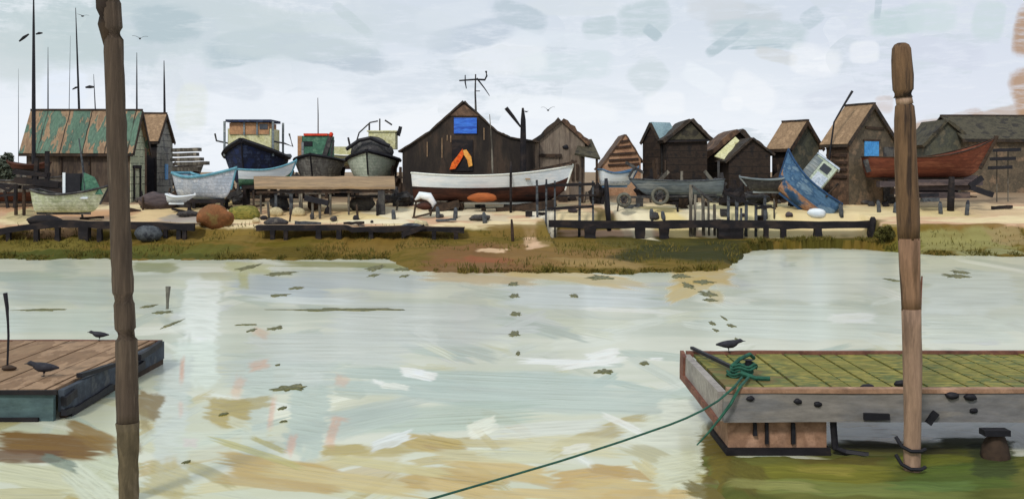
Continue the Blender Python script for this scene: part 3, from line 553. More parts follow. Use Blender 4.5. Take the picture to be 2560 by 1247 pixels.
# ------------------------------------------------------------------ boats
def bfn(t, B, tr):
    if t < .45: return B/2*(tr+(1-tr)*math.sin(math.pi/2*t/.45))
    return B/2*max(.012, 1-((t-.45)/.55)**2.3)
def boat(name, label, cat, loc, head, L, B, Dp, top, bot, rim, deck, bow=.4, stern=.15, tr=.75, rake=.4, wl=.45, pitch=0, roll=0, rimr=.06, group=None, inset=.14, stempost=None, bilge=.45):
    R = thing(name, label, cat, loc, (roll, pitch, math.radians(head)), group)
    def zs(t): return Dp+bow*max(0, (t-.35)/.65)**2+stern*max(0, (.35-t)/.35)**2
    def zk(t): return .45*Dp*max(0, (t-.78)/.22)**2.4
    def pt(t, s, sd):
        e = bilge+.45*max(0, t-.5)
        y = bfn(t, B, tr)*(s**e if s > 0 else 0); z = zk(t)+(zs(t)-zk(t))*s
        return Vector((-L/2+L*t+rake*(s-1)*t**3+.12*(1-t)**4*(1-s)*L*.1, sd*y, z))
    nt_ = 22
    def skin(s0, s1, ns, nm, m):
        mb = MB(True); ss = [s0+(s1-s0)*i/ns for i in range(ns+1)]
        rows = []
        for i in range(nt_+1):
            t = i/nt_
            rows.append([pt(t, s, -1) for s in ss[::-1]]+[pt(t, s, 1) for s in (ss[1:] if s0 == 0 else ss)])
        n = len(rows[0]); vs = [p for r in rows for p in r]; fs = []
        for i in range(nt_):
            for j in range(n-1):
                if s0 > 0 and j == ns: continue
                fs.append((i*n+j, i*n+j+1, (i+1)*n+j+1, (i+1)*n+j))
        fs.append(tuple(range(n)))
        mb.add(vs, fs); return mb.build(nm, m, R, True)
    skin(wl, 1, 5, 'topside', top); skin(0, wl, 5, 'bottom', bot)
    mb = MB(True)
    for sd in (-1, 1): mb.tube([pt(i/nt_, 1, sd)+Vector((0, 0, .01)) for i in range(nt_+1)], rimr, 6)
    mb.tube([pt(0, 1, -1), pt(0, 1, 0) if False else Vector((-L/2, 0, zs(0))), pt(0, 1, 1)], rimr, 6)
    mb.build('gunwale', rim, R)
    mb = MB(True); vs = []; fs = []
    for i in range(nt_+1):
        t = i/nt_*.985; z = zs(t)-inset*Dp
        s = (z-zk(t))/(zs(t)-zk(t)); p = pt(t, s, 1); vs += [(p.x, -p.y*.985, z), (p.x, p.y*.985, z)]
    for i in range(nt_): fs.append((2*i, 2*i+1, 2*i+3, 2*i+2))
    mb.add(vs, fs); mb.build('deck', deck, R)
    kb = MB(True); kb.beam((-L/2+.1, 0, -.05), (L/2-rake-.12*L, 0, -.05), .1, .12)
    kb.tube([pt(1, s/6, 0)+Vector((.03, 0, 0)) for s in range(7)]+[pt(1, 1, 0)+Vector((.04, 0, .12))], stempost or .05, 6)
    kb.build('stem', rim, R)
    R['_']=0; del R['_']
    return R, pt, zs
def lb(R, nm, m, c, d, parent=None, R3=None): return MB(True).box(c, d, R3).build(nm, m, parent or R)
def cradle(label, x, Y, top, w, d=1.2, m='dark_timber', n=2):
    z0 = g1(x, Y); T = thing('cradle', label, 'cradle', (x, Y, z0))
    for i in range(n):
        yy = Y+(i-(n-1)/2)*d
        MB().beam((x-w/2, yy, top-.12), (x+w/2, yy, top-.12), .2, .22).build('crossbeam', m, T)
        for sx in (-1, 1): MB().beam((x+sx*w*.42, yy, min(z0, g1(x, yy))-.1), (x+sx*w*.42, yy, top-.2), .18, .18).build('leg', m, T)
    return T

# white boat, broadside
Yw = 62.5; Lw = 400/F*Yw
Rw, ptw, zsw = boat('fishing_boat', 'long white boat with brown bottom broadside in front of the black shed', 'boat', P(1231, 506, Yw), 0, Lw, 2.7, 1.52, 'white', 'antifoul', 'white_warm', 'dark_grey', bow=.55, stern=.16, tr=.6, rake=.45, wl=.55, rimr=.045)
mb = MB(True); mb.tube([(.02, 0, 1.3), (-.03, 0, 3.2), (-.16, 0, 5.0)], [.055, .045, .025], 6); mb.build('mast', 'grey_timber', Rw)
mb = MB(True); mb.beam((Lw/2-2.4, -.55, 1.78), (Lw/2+.25, -.2, 2.32), .1, .14); mb.build('oar', 'dark_timber', Rw)
for x in (-2.2, 0, 2): lb(Rw, 'thwart', 'tan_board', (x, 0, 1.34), (.28, 2.2, .07))
xx = (1231-1280)/F*Yw
for i, (a, b) in enumerate(((1075, 1150), (1260, 1390))):
    cx = ((a+b)/2-1280)/F*Yw; z = g1(cx, Yw)
    T = thing('keel_block', ['dark timber blocks under the stern of the white boat', 'dark timber blocks under the bow half of the white boat'][i], 'timber blocks', (cx, Yw, z))
    w = (b-a)/F*Yw; z1 = P(0, 500, Yw).z
    for k in range(3): MB().beam((cx-w/2, Yw-.7+k*.6, z-.1+.12*k), (cx+w/2, Yw-.7+k*.6, max(z+.2, z1-.16)), .35, .4).build('baulk', 'dark_timber', T)
tp = MB(); tp.blob(P(1205, 494, 61.2), (.85, .35, .27), 4, .18); tag(tp.build('tarpaulin', 'orange_dull', None, True), 'crumpled orange tarpaulin under the white boat', 'tarpaulin')

# red boat, far end
Rr, *_ = boat('fishing_boat', 'long rust-red open boat with high bow at the far end of the beach', 'boat', P(2326, 444, 63.6), 0, 326/F*63.6, 2.6, 1.15, 'rust_red', 'rust_red', 'dark_timber', 'dark_timber', bow=1.15, stern=.05, tr=.55, rake=.95, wl=.2, rimr=.04, stempost=.13)
T = thing('timber_pile', 'dark mauve timbers piled under the red boat', 'timber pile', on(2330, 63.6))
for x0, x1, y, dy in ((2215, 2440, 446, .5), (2250, 2452, 456, -.4), (2195, 2330, 460, -.1), (2280, 2430, 468, 0), (2230, 2390, 478, .3), (2290, 2420, 488, -.2)):
    MB().beam(P(x0, y, 63.4+dy), P(x1, y, 63.4+dy), .6, .34).build('baulk', 'mauve', T)
MB().beam(P(2172, 430, 62.6), P(2163, 400, 62.6), .2, .25).build('prop', 'dark_grey', T)

# navy boat bow-on
def bow_on(label, px, py_k, Y, B, Dp, bow, top, bot, L=7.5, head=-90, wl=.3, rimr=.18, rim='black', flare=.32, **k):
    return boat('fishing_boat', label, 'boat', P(px, py_k, Y+L/2), head, L, B, Dp, top, bot, rim, 'dark_grey', bow=bow, stern=.1, tr=.8, rake=.7, wl=wl, rimr=rimr, bilge=flare, **k)
Rn, ptn, zsn = bow_on('navy fishing boat bow-on with black gunwale and pale yellow wheelhouse', 637, 478, 66, 3.7, 2.15, .95, 'navy', 'navy', L=7)
wh = lb(Rn, 'wheelhouse', 'pale_yellow', (.2, 0, 3.15), (2.4, 2.7, 1.5))
lb(Rn, 'window_panel', 'tan_pane', (1.44, 0, 3.9), (.1, 2.45, .7), wh)
for y in (-.3, .5): lb(Rn, 'window_post', 'blue_grey', (1.52, y, 3.9), (.08, .1, .8), wh)
lb(Rn, 'window', 'glass', (1.51, .9, 4.02), (.06, .5, .32), wh)
lb(Rn, 'back_panel', 'tan_pane', (.1, 0, 3.9), (2.2, 2.3, .72), wh)
MB(True).slab((-1.1, -1.4, 4.3), (1.75, -1.4, 4.3), (1.75, 1.4, 4.3), (-1.1, 1.4, 4.3), .15).build('roof', 'navy', wh)
for x, y in ((1.6, -1.5), (1.6, 1.5), (-.9, -1.6), (-.9, 1.6)): MB(True).beam((x, y, 2.2), (x, y, 4.35), .12, .12).build('roof_post', 'blue_grey', Rn)
MB(True).tube([(1.4, 1.5, 3.1), (1.2, 2.1, 3.0), (1.0, 2.6, 2.8), (1.1, 2.4, 3.6)], .06, 6).build('davit', 'dark_grey', Rn)
MB(True).tube([(1.2, -1.4, 3.0), (1.2, -2.1, 3.15), (1.2, -2.2, 3.6)], .06, 6).build('davit', 'dark_grey', Rn)
cradle('dark timber cradle holding up the navy fishing boat', (637-1280)/F*69, 67.6, P(0, 478, 69).z, 2.6, 2.2)

# green wheelhouse boat
Rg, *_ = bow_on('grey fishing boat bow-on with green wheelhouse and red roof edge', 797, 472, 68, 3.1, 1.8, .35, 'grey_hull', 'grey_hull', L=6, rimr=.11)
wh = lb(Rg, 'wheelhouse', 'teal', (.2, 0, 2.58), (1.9, 1.75, 1.6))
lb(Rg, 'roof', 'red', (.2, 0, 3.46), (2.1, 1.5, .14), wh); lb(Rg, 'window', 'black', (1.17, -.5, 2.88), (.06, .6, .3), wh); lb(Rg, 'door_post', 'blue_grey', (1.17, -.82, 2.38), (.1, .14, 1.2), wh)
lb(Rg, 'side_post', 'tan_pane', (.9, -1.0, 2.68), (.5, .3, 1.4), wh)
mb = MB(True); mb.beam((1.2, .5, 1.9), (1.25, .98, 3.3), .18, .3); mb.beam((1.2, 1.0, 2.1), (1.2, 1.15, 3.1), .12, .12); mb.build('davit', 'dark_grey', Rg)
mb = MB(True); mb.tube([(1.1, .15, 3.5), (1.1, .15, 4.7), (1.1, .13, 5.8)], [.04, .035, .02], 6); mb.build('aerial', 'dark_timber', Rg)
mb = MB(True); mb.blob((1.1, .98, 3.45), (.14, .14, .16), 3, .1); mb.build('lamp', 'red', Rg, True)
cradle('timber cradle under the grey boat with the green wheelhouse', (797-1280)/F*71, 69.5, P(0, 472, 71).z, 2.2, 2)
# mint boat
Rm, *_ = bow_on('pale mint boat bow-on with dark canopy and hoop frame', 932, 466, 67, 3.3, 1.65, .55, 'mint', 'mint', L=6, rimr=.13)
mb = MB(True); mb.blob((.6, 0, 2.17), (1.4, 1.35, .95), 5, .15, 14, 10); mb.build('canopy', 'dark_grey', Rm, True)
mb = MB(True); mb.tube([(1.9, -1.4, 2.32), (2, -.6, 2.87), (2, .1, 3.02), (1.9, .75, 2.72), (1.9, 1.3, 2.52)], .12, 8); mb.build('canopy_frame', 'black', Rm)
ca = lb(Rm, 'cabin', 'pale_yellow', (-.6, .6, 2.92), (1.5, 1.7, 1.1)); lb(Rm, 'roof', 'pale_yellow', (-.6, .6, 3.51), (1.7, 1.9, .08), ca)
mb = MB(True); mb.tube([(-.2, -1.2, 2.42), (-.2, -.9, 3.42), (-.2, -.2, 4.07), (-.2, .3, 4.17)], .05, 6); mb.tube([(-.2, -.25, 3.02), (-.2, -.25, 4.02)], .06, 6); mb.tube([(-.2, .42, 3.52), (-.2, .42, 4.32)], .05, 6); mb.tube([(-.2, .75, 4.22), (-.2, 1.2, 3.92)], .06, 6); mb.tube([(-.2, -1.5, 2.62), (-.2, -1.6, 3.12)], .07, 6); mb.build('hoop', 'dark_grey', Rm)
mb = MB(True); mb.beam((-.2, 1.6, 3.22), (-.2, 1.75, 3.82), .16, .22); mb.build('bracket', 'black', Rm)
cradle('timber cradle under the pale mint boat', (932-1280)/F*70, 68.5, P(0, 466, 70).z, 2.2, 2)
# small pale yellow launch behind
Rl, *_ = boat('launch', 'small pale yellow launch mostly hidden between two grey boats', 'boat', P(865, 415, 76), 180, 3.2, 1.6, .7, 'pale_yellow', 'pale_yellow', 'white_warm', 'white_warm', bow=.2)
lb(Rl, 'cabin', 'pale_yellow', (0, 0, .95), (1.5, 1.1, .75))
cradle('low timber cradle under the pale yellow launch', (865-1280)/F*76, 76, P(865, 415, 76).z, 2.2)

# pale dinghies on the left
Rd, *_ = boat('dinghy', 'white dinghy with pale blue gunwale next to the grey weatherboard gable', 'boat', P(520, 498, 62.5), -24, 3.9, 1.9, 1.25, 'pale_blue', 'pale_blue', 'teal_blue', 'dark_grey', bow=.5, stern=.25, tr=.8, rake=.35, wl=.3, rimr=.09)
cradle('black timber stand under the white and blue dinghy', (520-1280)/F*62.5, 62.5, P(0, 497, 62.5).z, 2.2, .9, 'black_timber')
Rd2, *_ = boat('dinghy', 'white and teal dinghy in front of the navy fishing boat', 'boat', P(668, 466, 64.5), 12, 3.3, 1.5, .95, 'white', 'teal', 'teal_blue', 'dark_grey', bow=.55, stern=.05, tr=.7, rake=.4, wl=.45, rimr=.06)
cradle('black timber stand under the white and teal dinghy', (650-1280)/F*64.5, 64.5, P(0, 462, 64.5).z, 1.9, .9, 'black_timber')

# moored boat at the left jetty
Rf, ptf, zsf = boat('fishing_boat', 'small pale green boat with dark cuddy and green sail by the left jetty', 'boat', P(180, 531, 58), 0, 3.9, 1.7, .95, 'pale_green', 'pale_green', 'dark_grey', 'dark_timber', bow=.45, stern=.25, tr=.7, rake=.5, wl=.12, rimr=.07)
cb = lb(Rf, 'cuddy', 'black', (.22, -.1, 1.45), (.8, .8, 1.2)); lb(Rf, 'door_post', 'white', (-.2, -.53, 1.4), (.14, .07, 1.4), cb)
mb = MB(True); mb.prism([(.55, -.35, .95), (1.75, -.35, .95), (1.3, -.35, 1.85), (.75, -.35, 2.1)], (0, .12, 0)); mb.build('sail', 'teal', Rf)
mb = MB(True); mb.tube([(.85, -.3, .5), (.72, -.3, 2.2), (.48, -.3, 3.9)], [.07, .06, .03], 6); mb.build('mast', 'slate_timber', Rf)
lb(Rf, 'side_deck', 'white', (.45, -.55, .78), (1.2, .12, .1))
# white dinghy right of grey shed
Rd3, *_ = boat('dinghy', 'small white dinghy with blue rim in front of the louvred tan hut', 'boat', P(1548, 464, 64), 12, 2.3, 1.3, .72, 'white', 'pale_blue', 'hull_blue', 'dark_grey', bow=.32, stern=.22, tr=.72, rake=.4, wl=.35, rimr=.06)
mb = MB(True); mb.beam((.4, -.6, .5), (.75, -.62, 1.1), .08, .12); mb.beam((.2, -.62, 1.35), (1.3, -.5, .75), .08, .16); mb.build('oar', 'dark_grey', Rd3)
# tilted blue boat
Rb, ptb, zsb = boat('fishing_boat', 'blue fishing boat lying tilted on the sand with pale wheelhouse', 'boat', P(1984, 508, 62.3), 160, 4.2, 2.0, 1.45, 'hull_blue', 'hull_patched', 'hull_blue_deep', 'dark_grey', bow=.75, stern=.1, tr=.7, rake=.6, wl=.4, pitch=math.radians(-38), roll=math.radians(8), rimr=.07)
wh = lb(Rb, 'wheelhouse', 'mint', (-.05, 0, 2.1), (1.3, 1.3, 1.7)); lb(Rb, 'roof', 'pale_blue', (-.05, 0, 3.0), (1.5, 1.45, .1), wh)
lb(Rb, 'window', 'glass', (-.2, .66, 2.55), (.55, .05, .42), wh); lb(Rb, 'window', 'glass', (-.2, -.66, 2.55), (.55, .05, .42), wh); lb(Rb, 'front_panel', 'blue_grey', (.66, 0, 2.1), (.12, 1.1, 1.7), wh)
lb(Rb, 'side_panel', 'blue_grey', (.42, .67, 2.05), (.42, .06, 1.6), wh); lb(Rb, 'side_panel', 'pale_blue', (-.3, .67, 1.85), (.7, .05, .7), wh)
MB(True).beam((-1.2, .9, 1.3), (-1.25, .95, 2.3), .08, .08).build('rail_post', 'dark_timber', Rb); MB(True).beam((-1.6, -.8, 1.3), (-1.6, -.8, 2.2), .08, .08).build('rail_post', 'dark_timber', Rb)
b = G(2000, 518); T = thing('prop_block', 'black timber chocks wedged under the tilted blue boat', 'chocks', b)
for dx, z in ((-.2, .2), (.35, .1), (.1, .4)): MB().beam(b+Vector((dx-.35, .3, z)), b+Vector((dx+.4, .5, z-.1)), .3, .28).build('chock', 'black_timber', T)
tag(MB().blob(G(2042, 540)+Vector((0, 0, .12)), (.5, .3, .3), 8, .2).build('stone', 'white', None, True), 'white painted stone below the tilted blue boat', 'stone')
# far small things beside blue boat
Ru, *_ = boat('dinghy', 'dark grey dinghy lying beside the tilted blue boat', 'boat', P(1908, 478, 63), 176, 2.6, 1.3, .65, 'dark_grey', 'dark_grey', 'blue_grey', 'dark_timber', bow=.15, wl=.2, tr=.85)
Rs, *_ = boat('skiff', 'dark red skiff lying in front of the green-roofed shed', 'boat', P(70, 431, 62.5), 180, 2.3, 1.0, .4, 'antifoul', 'black_timber', 'antifoul', 'black_timber', bow=.2)

# punt on trailer
Rp, *_ = boat('punt', 'long low grey punt resting on the two-wheeled trailer', 'boat', P(1690, 490, 62), 180, 5.2, 1.7, .85, 'blue_grey', 'blue_grey', 'slate_timber', 'dark_grey', bow=.12, stern=.1, tr=.9, rake=.5, wl=.3, rimr=.04)
for x, s_ in ((-2.2, .5), (.9, -.55), (-.4, 0)): MB(True).beam((x, -.5, .8), (x+s_, -.5, 1.4), .13, .18).build('thole_post', 'grey_timber', Rp)
tb = on(1660, 61.7); T = thing('trailer', 'grey boat trailer with two spoked wheels under the punt', 'trailer', tb)
MB().beam(P(1545, 494, 61.9), P(1790, 488, 61.9), .5, .1).build('chassis', 'dark_grey', T)
for x, y, Yy, r in ((1650, 490, 61.0, .42), (1560, 500, 60.6, .32)):
    c = P(x, y, Yy); wl_ = MB().ring(c, r, .1, (0, 1, 0)).build('tyre', 'wheel_grey', T, True)
    s = MB(); s.ring(c, r*.4, .06, (0, 1, 0), 16, 6)
    for k in range(6):
        a = k*math.pi/3; s.beam(c, c+Vector((math.cos(a), 0, math.sin(a)))*r, .05, .05, 1, 0)
    s.build('rim', 'stone', wl_)
    MB().beam(c, c+Vector((0, 1.3, 0)), .08, .08, 1, 0).build('axle', 'dark_grey', T)
# cart by white boat
c = G(1062, 536); T = thing('tender', 'small upturned white tender propped on a dark timber frame', 'tender', c)
mb = MB(); mb.tube([P(1038, 500, 59.6), P(1050, 488, 59.6), P(1072, 492, 59.6), P(1084, 508, 59.6), P(1080, 528, 59.6)], [.05, .2, .24, .16, .06], 8); mb.build('shell', 'white', T, True)
mb = MB(); mb.blob(P(1062, 515, 59.8), (.5, .4, .22), 3, .2); mb.build('underside', 'antifoul', T, True)
mb = MB(); mb.beam(P(1030, 545, 59.5), P(1080, 532, 59.5), .1, .1); mb.beam(P(1076, 540, 59.7), P(1080, 508, 59.7), .1, .1); mb.beam(P(1034, 545, 59.7), P(1040, 505, 59.7), .1, .1); mb.build('frame', 'dark_timber', T)

# yachts moored behind the green shed, only rigs show
def yacht(label, px, top, Y, r, spread=None, lean=0, extra=()):
    X = (px-1280)/F*Y; z0 = g1(X, Y)
    R, pt, zs = boat('sailing_yacht', label, 'yacht', (X-.6, Y, z0+.3), 0, 7, 2.2, 1.2, 'grey_hull', 'antifoul', 'dark_grey', 'tan_board', bow=.4)
    T_ = P(px+lean, top, Y); mp_ = [Vector((X, Y, z0+1.2)).lerp(T_, i/5) for i in range(6)]
    ms = MB().tube(mp_, [r, r*1.0, r*.95, r*.8, r*.6, r*.25], 7).build('mast', 'black', R)
    if spread:
        for x0, y0, x1, y1, w in spread: MB().tube([P(x0, y0, Y), P((x0+x1)/2, (y0+y1)/2-1, Y), P(x1, y1, Y)], [w*.5, w, w*.5], 6).build('spreader', 'black', ms)
    return R
yacht('tall dark yacht mast with slanted spreaders in front of the green roof', 84, -30, 63.5, .12, [(48, 104, 72, 86, .09), (90, 86, 106, 83, .08)])
yacht('yacht mast with black crosstrees rising over the middle of the green roof', 203, 20, 80, .09, [(181, 224, 198, 217, .08), (214, 219, 236, 218, .13)], lean=-14)
yacht('slim bare yacht mast behind the far end of the green roof', 120, 118, 84, .06)
yacht('thin grey yacht mast leaning slightly behind the green ridge', 170, 90, 88, .03, lean=6)
yacht('short mast leaning beside the big mooring pile above the green roof', 246, 186, 82, .06, lean=-12)
yacht('dark mast standing just past the big mooring pile', 342, 132, 84, .08)
yacht('thick dark mast over the tan-roofed shed', 413, 152, 84, .11, lean=-3)
yacht('faint distant mast beyond the tallest mast', 46, 172, 95, .03)

# derrick, leaning spar
d0 = on(1308, 64.8); T = thing('derrick', 'black timber derrick with slanted jib beside the grey shed', 'derrick', d0)
MB().tube([d0, P(1308, 350, 64.8), P(1308, 300, 64.8), P(1307, 270, 64.8)], [.2, .18, .15, .06], 8).build('post', 'black_timber', T)
MB().tube([P(1302, 318, 64.7), P(1284, 294, 64.7), P(1265, 270, 64.7)], [.05, .1, .12], 8).build('jib', 'black_timber', T)
tag(MB().tube([P(2070, 420, 65), P(2085, 306, 65), P(2108, 266, 65), P(2131, 228, 65)], [.06, .05, .06, .08], 6).build('spar', 'black'), 'thin black spar leaning against the hut with the blue window', 'spar')

# ------------------------------------------------------------------ long low shelter with tan roof
sb = on(810, 61.5); T = thing('open_shelter', 'long low open shelter with flat tan board roof on grey posts', 'shelter', sb)
rf = MB(); n = 16; rings = []
for i in range(n+1):
    x = 636+(988-636)*i/n; w = random.uniform(-2, 2)
    a = P(x, 473+w*.5, 60.4); b = P(x-2, 446+w*.6, 63.4)
    rings.append([a, b, b+Vector((0, 0, .12)), a+Vector((0, 0, .12))])
rf.loft(rings).build('roof', 'tan_board', T)
MB().beam(P(640, 480, 60.6), P(985, 479, 60.6), .12, .14, 12).build('roof_beam', 'dark_timber', T)
for x, w, m in ((634, .1, 'dark_timber'), (652, .1, 'grey_timber'), (690, .14, 'slate_timber'), (728, .18, 'slate_timber'), (752, .2, 'grey_timber'), (800, .12, 'grey_timber'), (826, .12, 'grey_timber'), (872, .1, 'grey_timber'), (954, .36, 'dark_grey')):
    q = P(x, 476, 60.7); MB().beam((q.x, q.y, g1(q.x, q.y)-.1), q, w, w, 6, .2).build('post', m, T)
for x0, x1, y in ((650, 720, 490), (690, 770, 492), (820, 960, 489)): MB().beam(P(x0, y, 60.9), P(x1, y+3, 60.9), .08, .12).build('rail', 'black_timber', T)
for x, y, r, m, l in ((700, 480, .55, 'slate_timber', 'dark tarpaulin bundle under the shelter roof near its first posts'), (905, 482, .75, 'dark_grey', 'dark sack heap under the far end of the tan shelter'), (785, 482, .35, 'dark_timber', 'small dark bundle under the middle of the tan shelter')):
    q = on((x), 62.2); tag(MB().blob(q+Vector((0, 0, .35)), (r, .4, .45), x, .35).build('bundle', m, None, True), l, 'bundle')
q = G(790, 535); T = thing('sawhorse', 'black topped sawhorse standing on the sand below the shelter', 'sawhorse', q)
MB().beam(P(762, 495, 59.5), P(822, 508, 59.5), .3, .28).build('top_beam', 'black', T)
for x, y1 in ((782, 545), (800, 545)): MB().beam((P(x, 545, 59.5).x, 59.5, g1(P(x, 0, 59.5).x, 59.5)), P(x-1, 505, 59.5), .12, .12).build('leg', 'grey_timber', T)

# heaps on the left sand
tag(MB().blob(G(535, 566)+Vector((0, 0, .45)), (.95, .6, .62), 3, .3, 16, 10).build('net_heap', 'rust', None, True), 'rusty orange heap of nets on the bank', 'net heap')
tag(MB().blob(G(600, 548)+Vector((.2, .2, .3)), (.8, .5, .45), 6, .3, 16, 10).build('net_heap', 'deck_olive', None, True), 'ochre heap of old nets beside the rusty orange heap', 'net heap')
tag(MB().blob(on(470, 64)+Vector((0, 0, .2)), (1.6, .8, .5), 9, .35, 16, 10).build('tarpaulin_heap', 'dark_grey', None, True), 'dark grey tarpaulin heap under the white and blue dinghy', 'heap')
tag(MB().blob(on(395, 63)+Vector((0, 0, .35)), (1.0, .7, .6), 12, .35, 16, 10).build('tarpaulin_heap', 'mauve', None, True), 'mauve grey heap in front of the grey gable', 'heap')
Rd4, *_ = boat('dinghy', 'tiny white tender with orange inside near the rusty net heap', 'boat', P(452, 506, 60.5), 0, 1.5, .7, .3, 'white', 'pale_blue', 'white', 'orange_dull', bow=.1)
T = thing('board_stack', 'stack of weathered grey boards past the grey gable', 'board stack', on(468, 72))
for x0, x1, y in ((432, 500, 376), (434, 494, 388), (430, 506, 400), (440, 520, 410), (434, 500, 424)): MB().beam(P(x0, y, 72), P(x1, y-2, 72), .8, .22).build('board', 'grey_timber', T)
q = on(468, 72)
for x in (445, 490): MB().beam((P(x, 0, 72).x, 72, q.z), P(x, 428, 72), .3, .3).build('bearer', 'dark_timber', T)

# timber stack and trestle, far left
T = thing('timber_stack', 'stack of heavy black baulks beyond the pale green boat', 'timber stack', on(90, 60.5))
for x0, y0, x1, y1, w, h in ((36, 430, 122, 438, .5, .24), (40, 450, 150, 462, .5, .34), (60, 468, 160, 474, .4, .25), (0, 462, 50, 468, .4, .2)): MB().beam(P(x0, y0, 60.4), P(x1, y1, 60.4), w, h).build('baulk', 'black_timber', T)
for x, y in ((40, 490), (60, 500), (120, 430)):
    q = P(x, y, 60.4); MB().beam((q.x, q.y, g1(q.x, q.y)), (q.x, q.y, q.z+.6), .14, .14).build('leg', 'dark_timber', T)
MB().beam(P(92, 395, 60.3), P(88, 500, 60.3), .2, .2).build('post', 'black_timber', T); MB().beam(P(118, 378, 60.3), P(118, 455, 60.3), .2, .2).build('post', 'black_timber', T)
T = thing('trestle', 'rough black trestle at the edge of the beach by the black baulks', 'trestle', on(20, 59))
for x0, y0, x1, y1 in ((-8, 462, 22, 478), (20, 478, 42, 462), (-10, 490, 40, 486), (12, 478, 20, 520), (40, 460, 36, 520), (-8, 465, -8, 520)): MB().beam(P(x0, y0, 59), P(x1, y1, 59), .12, .14).build('bar', 'black_timber', T)

# ------------------------------------------------------------------ quays and rails
def quay(label, pts, Y, th, legs, m='black_timber', depth=1.2):
    T = thing('jetty', label, 'jetty', on((pts[0][0]+pts[-1][0])/2, Y))
    mb = MB(); rings = []
    for i in range(len(pts)-1):
        (x0, y0), (x1, y1) = pts[i], pts[i+1]; n = max(2, int((x1-x0)/40))
        for j in range(n+(i == len(pts)-2)):
            t = j/n; k = th*(.85+.35*random.random()); c = P(x0+(x1-x0)*t, y0+(y1-y0)*t+random.uniform(-1.2, 1.2), Y)
            rings.append([c+Vector((0, 0, -k/2)), c+Vector((0, .22, -k/2)), c+Vector((0, .22, k/2)), c+Vector((0, 0, k/2))])
    mb.loft(rings).build('fascia_beam', m, T)
    dk = MB(); 
    dk.loft([[r[3]+Vector((0, .225, -.02)), r[3]+Vector((0, depth, -.02)), r[3]+Vector((0, depth, -.1)), r[3]+Vector((0, .225, -.1))] for r in rings]).build('deck', 'tan_board', T)
    for x, y1, w in legs:
        q = P(x, y1, Y+.15); top = min(rings, key=lambda r: abs(r[0].x-q.x))[0].z
        MB().beam((q.x, q.y-.02, min(q.z, g1(q.x, q.y))-.15), (q.x, q.y-.02, top+.02), w, w, 4, .2).build('leg', m, T)
    return T
quay('black timber jetty in front of the pale green boat, dipping towards the water', [(-20, 584), (60, 568), (140, 560), (300, 563), (485, 568)], 55.1, .33, [(22, 596, .2), (92, 598, .22), (145, 600, .24), (212, 604, .5), (250, 590, .24), (415, 592, .2), (448, 596, .22), (462, 604, .2)])
quay('dark timber kerb of the middle jetty below the open shelter', [(640, 570), (860, 568), (880, 574), (1000, 572), (1160, 576)], 55.2, .26, [(682, 596, .22), (715, 600, .2), (797, 606, .26), (848, 606, .26), (928, 600, .22), (1010, 602, .22), (1085, 598, .2), (1140, 602, .2)])
quay('long straight black jetty along the beach below the punt', [(1372, 560), (1560, 562), (1800, 560), (1960, 562), (2185, 562)], 59.2, .42, [(1475, 592, .6), (1600, 594, .5), (1660, 590, .5), (1810, 600, .7), (1838, 600, .7), (1915, 600, .25), (1958, 586, .3), (2044, 588, .4), (2178, 590, .35)], depth=.5)
T = P(2184, 600, 58.9); tag(MB().tube([(T.x, T.y, g1(T.x, T.y)-.3), P(2183, 570, 58.9), P(2182, 548, 58.9), P(2182, 542, 58.9)], [.2, .19, .17, .1], 8).build('mooring_post', 'black_timber'), 'rounded black mooring post ending the long black jetty', 'mooring post')
q = P(110, 556, 55.5); tag(MB().blob(q+Vector((0, 0, .1)), (.95, .4, .26), 5, .25).build('tarpaulin_heap', 'black_timber', None, True), 'black tarpaulin heap on the end of the dipping jetty', 'heap')
q = P(370, 584, 54.6); tag(MB().blob(q, (.72, .4, .42), 15, .15).build('rubber_fender', 'slate_timber', None, True), 'big dark rubber fender hanging below the jetty beside the big pile', 'fender')
q = P(1035, 575, 55.0); T = thing('baulk_pair', 'dark baulk lying aslant on the middle jetty kerb', 'baulk', q); MB().beam(P(1005, 588, 54.9), P(1062, 566, 55.0), .25, .24).build('baulk', 'black_timber', T); MB().blob(P(1030, 566, 55.6), (.6, .3, .16), 3, .2).build('sack', 'slate_timber', T, True)

def rails(name, label, cat, posts, rl, Y, m='grey_timber', w=.09):
    T = thing(name, label, cat, on(posts[0][0], Y))
    for x, y0, y1 in posts:
        q = P(x, y0, Y); b = P(x+random.uniform(-2, 2), y1, Y); b.z = min(b.z, g1(b.x, Y))-.05
        MB().beam(b, q, w*random.uniform(.9, 1.5), w, 5, .3).build('post', m, T)
    for x0, y0, x1, y1, h in rl: MB().beam(P(x0, y0, Y-.1), P(x1, y1, Y-.1), .08, h).build('rail', 'black_timber' if m != 'grey_timber' else 'dark_grey', T)
    return T
rails('boat_rack', 'open timber frame of thin posts and dark rails by the bow of the white boat', 'rack', [(1342, 450, 530), (1366, 448, 545), (1387, 452, 552), (1450, 455, 545), (1482, 452, 550)], [(1362, 464, 1488, 460, .16), (1370, 522, 1484, 516, .16), (1395, 490, 1490, 488, .1)], 59.9, 'slate_timber', .1)
rails('handrail', 'grey gangway handrail sloping down towards the long black jetty', 'handrail', [(1727, 462, 540), (1738, 486, 520), (1757, 486, 528), (1771, 502, 534), (1786, 510, 545)], [(1730, 464, 1780, 502, .12)], 60, 'grey_timber', .12)
rails('handrail', 'second gangway handrail with leaning pickets in front of the dark grey dinghy', 'handrail', [(1821, 486, 530), (1842, 494, 532), (1866, 502, 538), (1890, 512, 545), (1853, 520, 545), (1912, 490, 548)], [(1812, 482, 1870, 508, .14), (1840, 500, 1935, 520, .09), (1890, 520, 1930, 516, .16)], 60, 'slate_timber', .12)

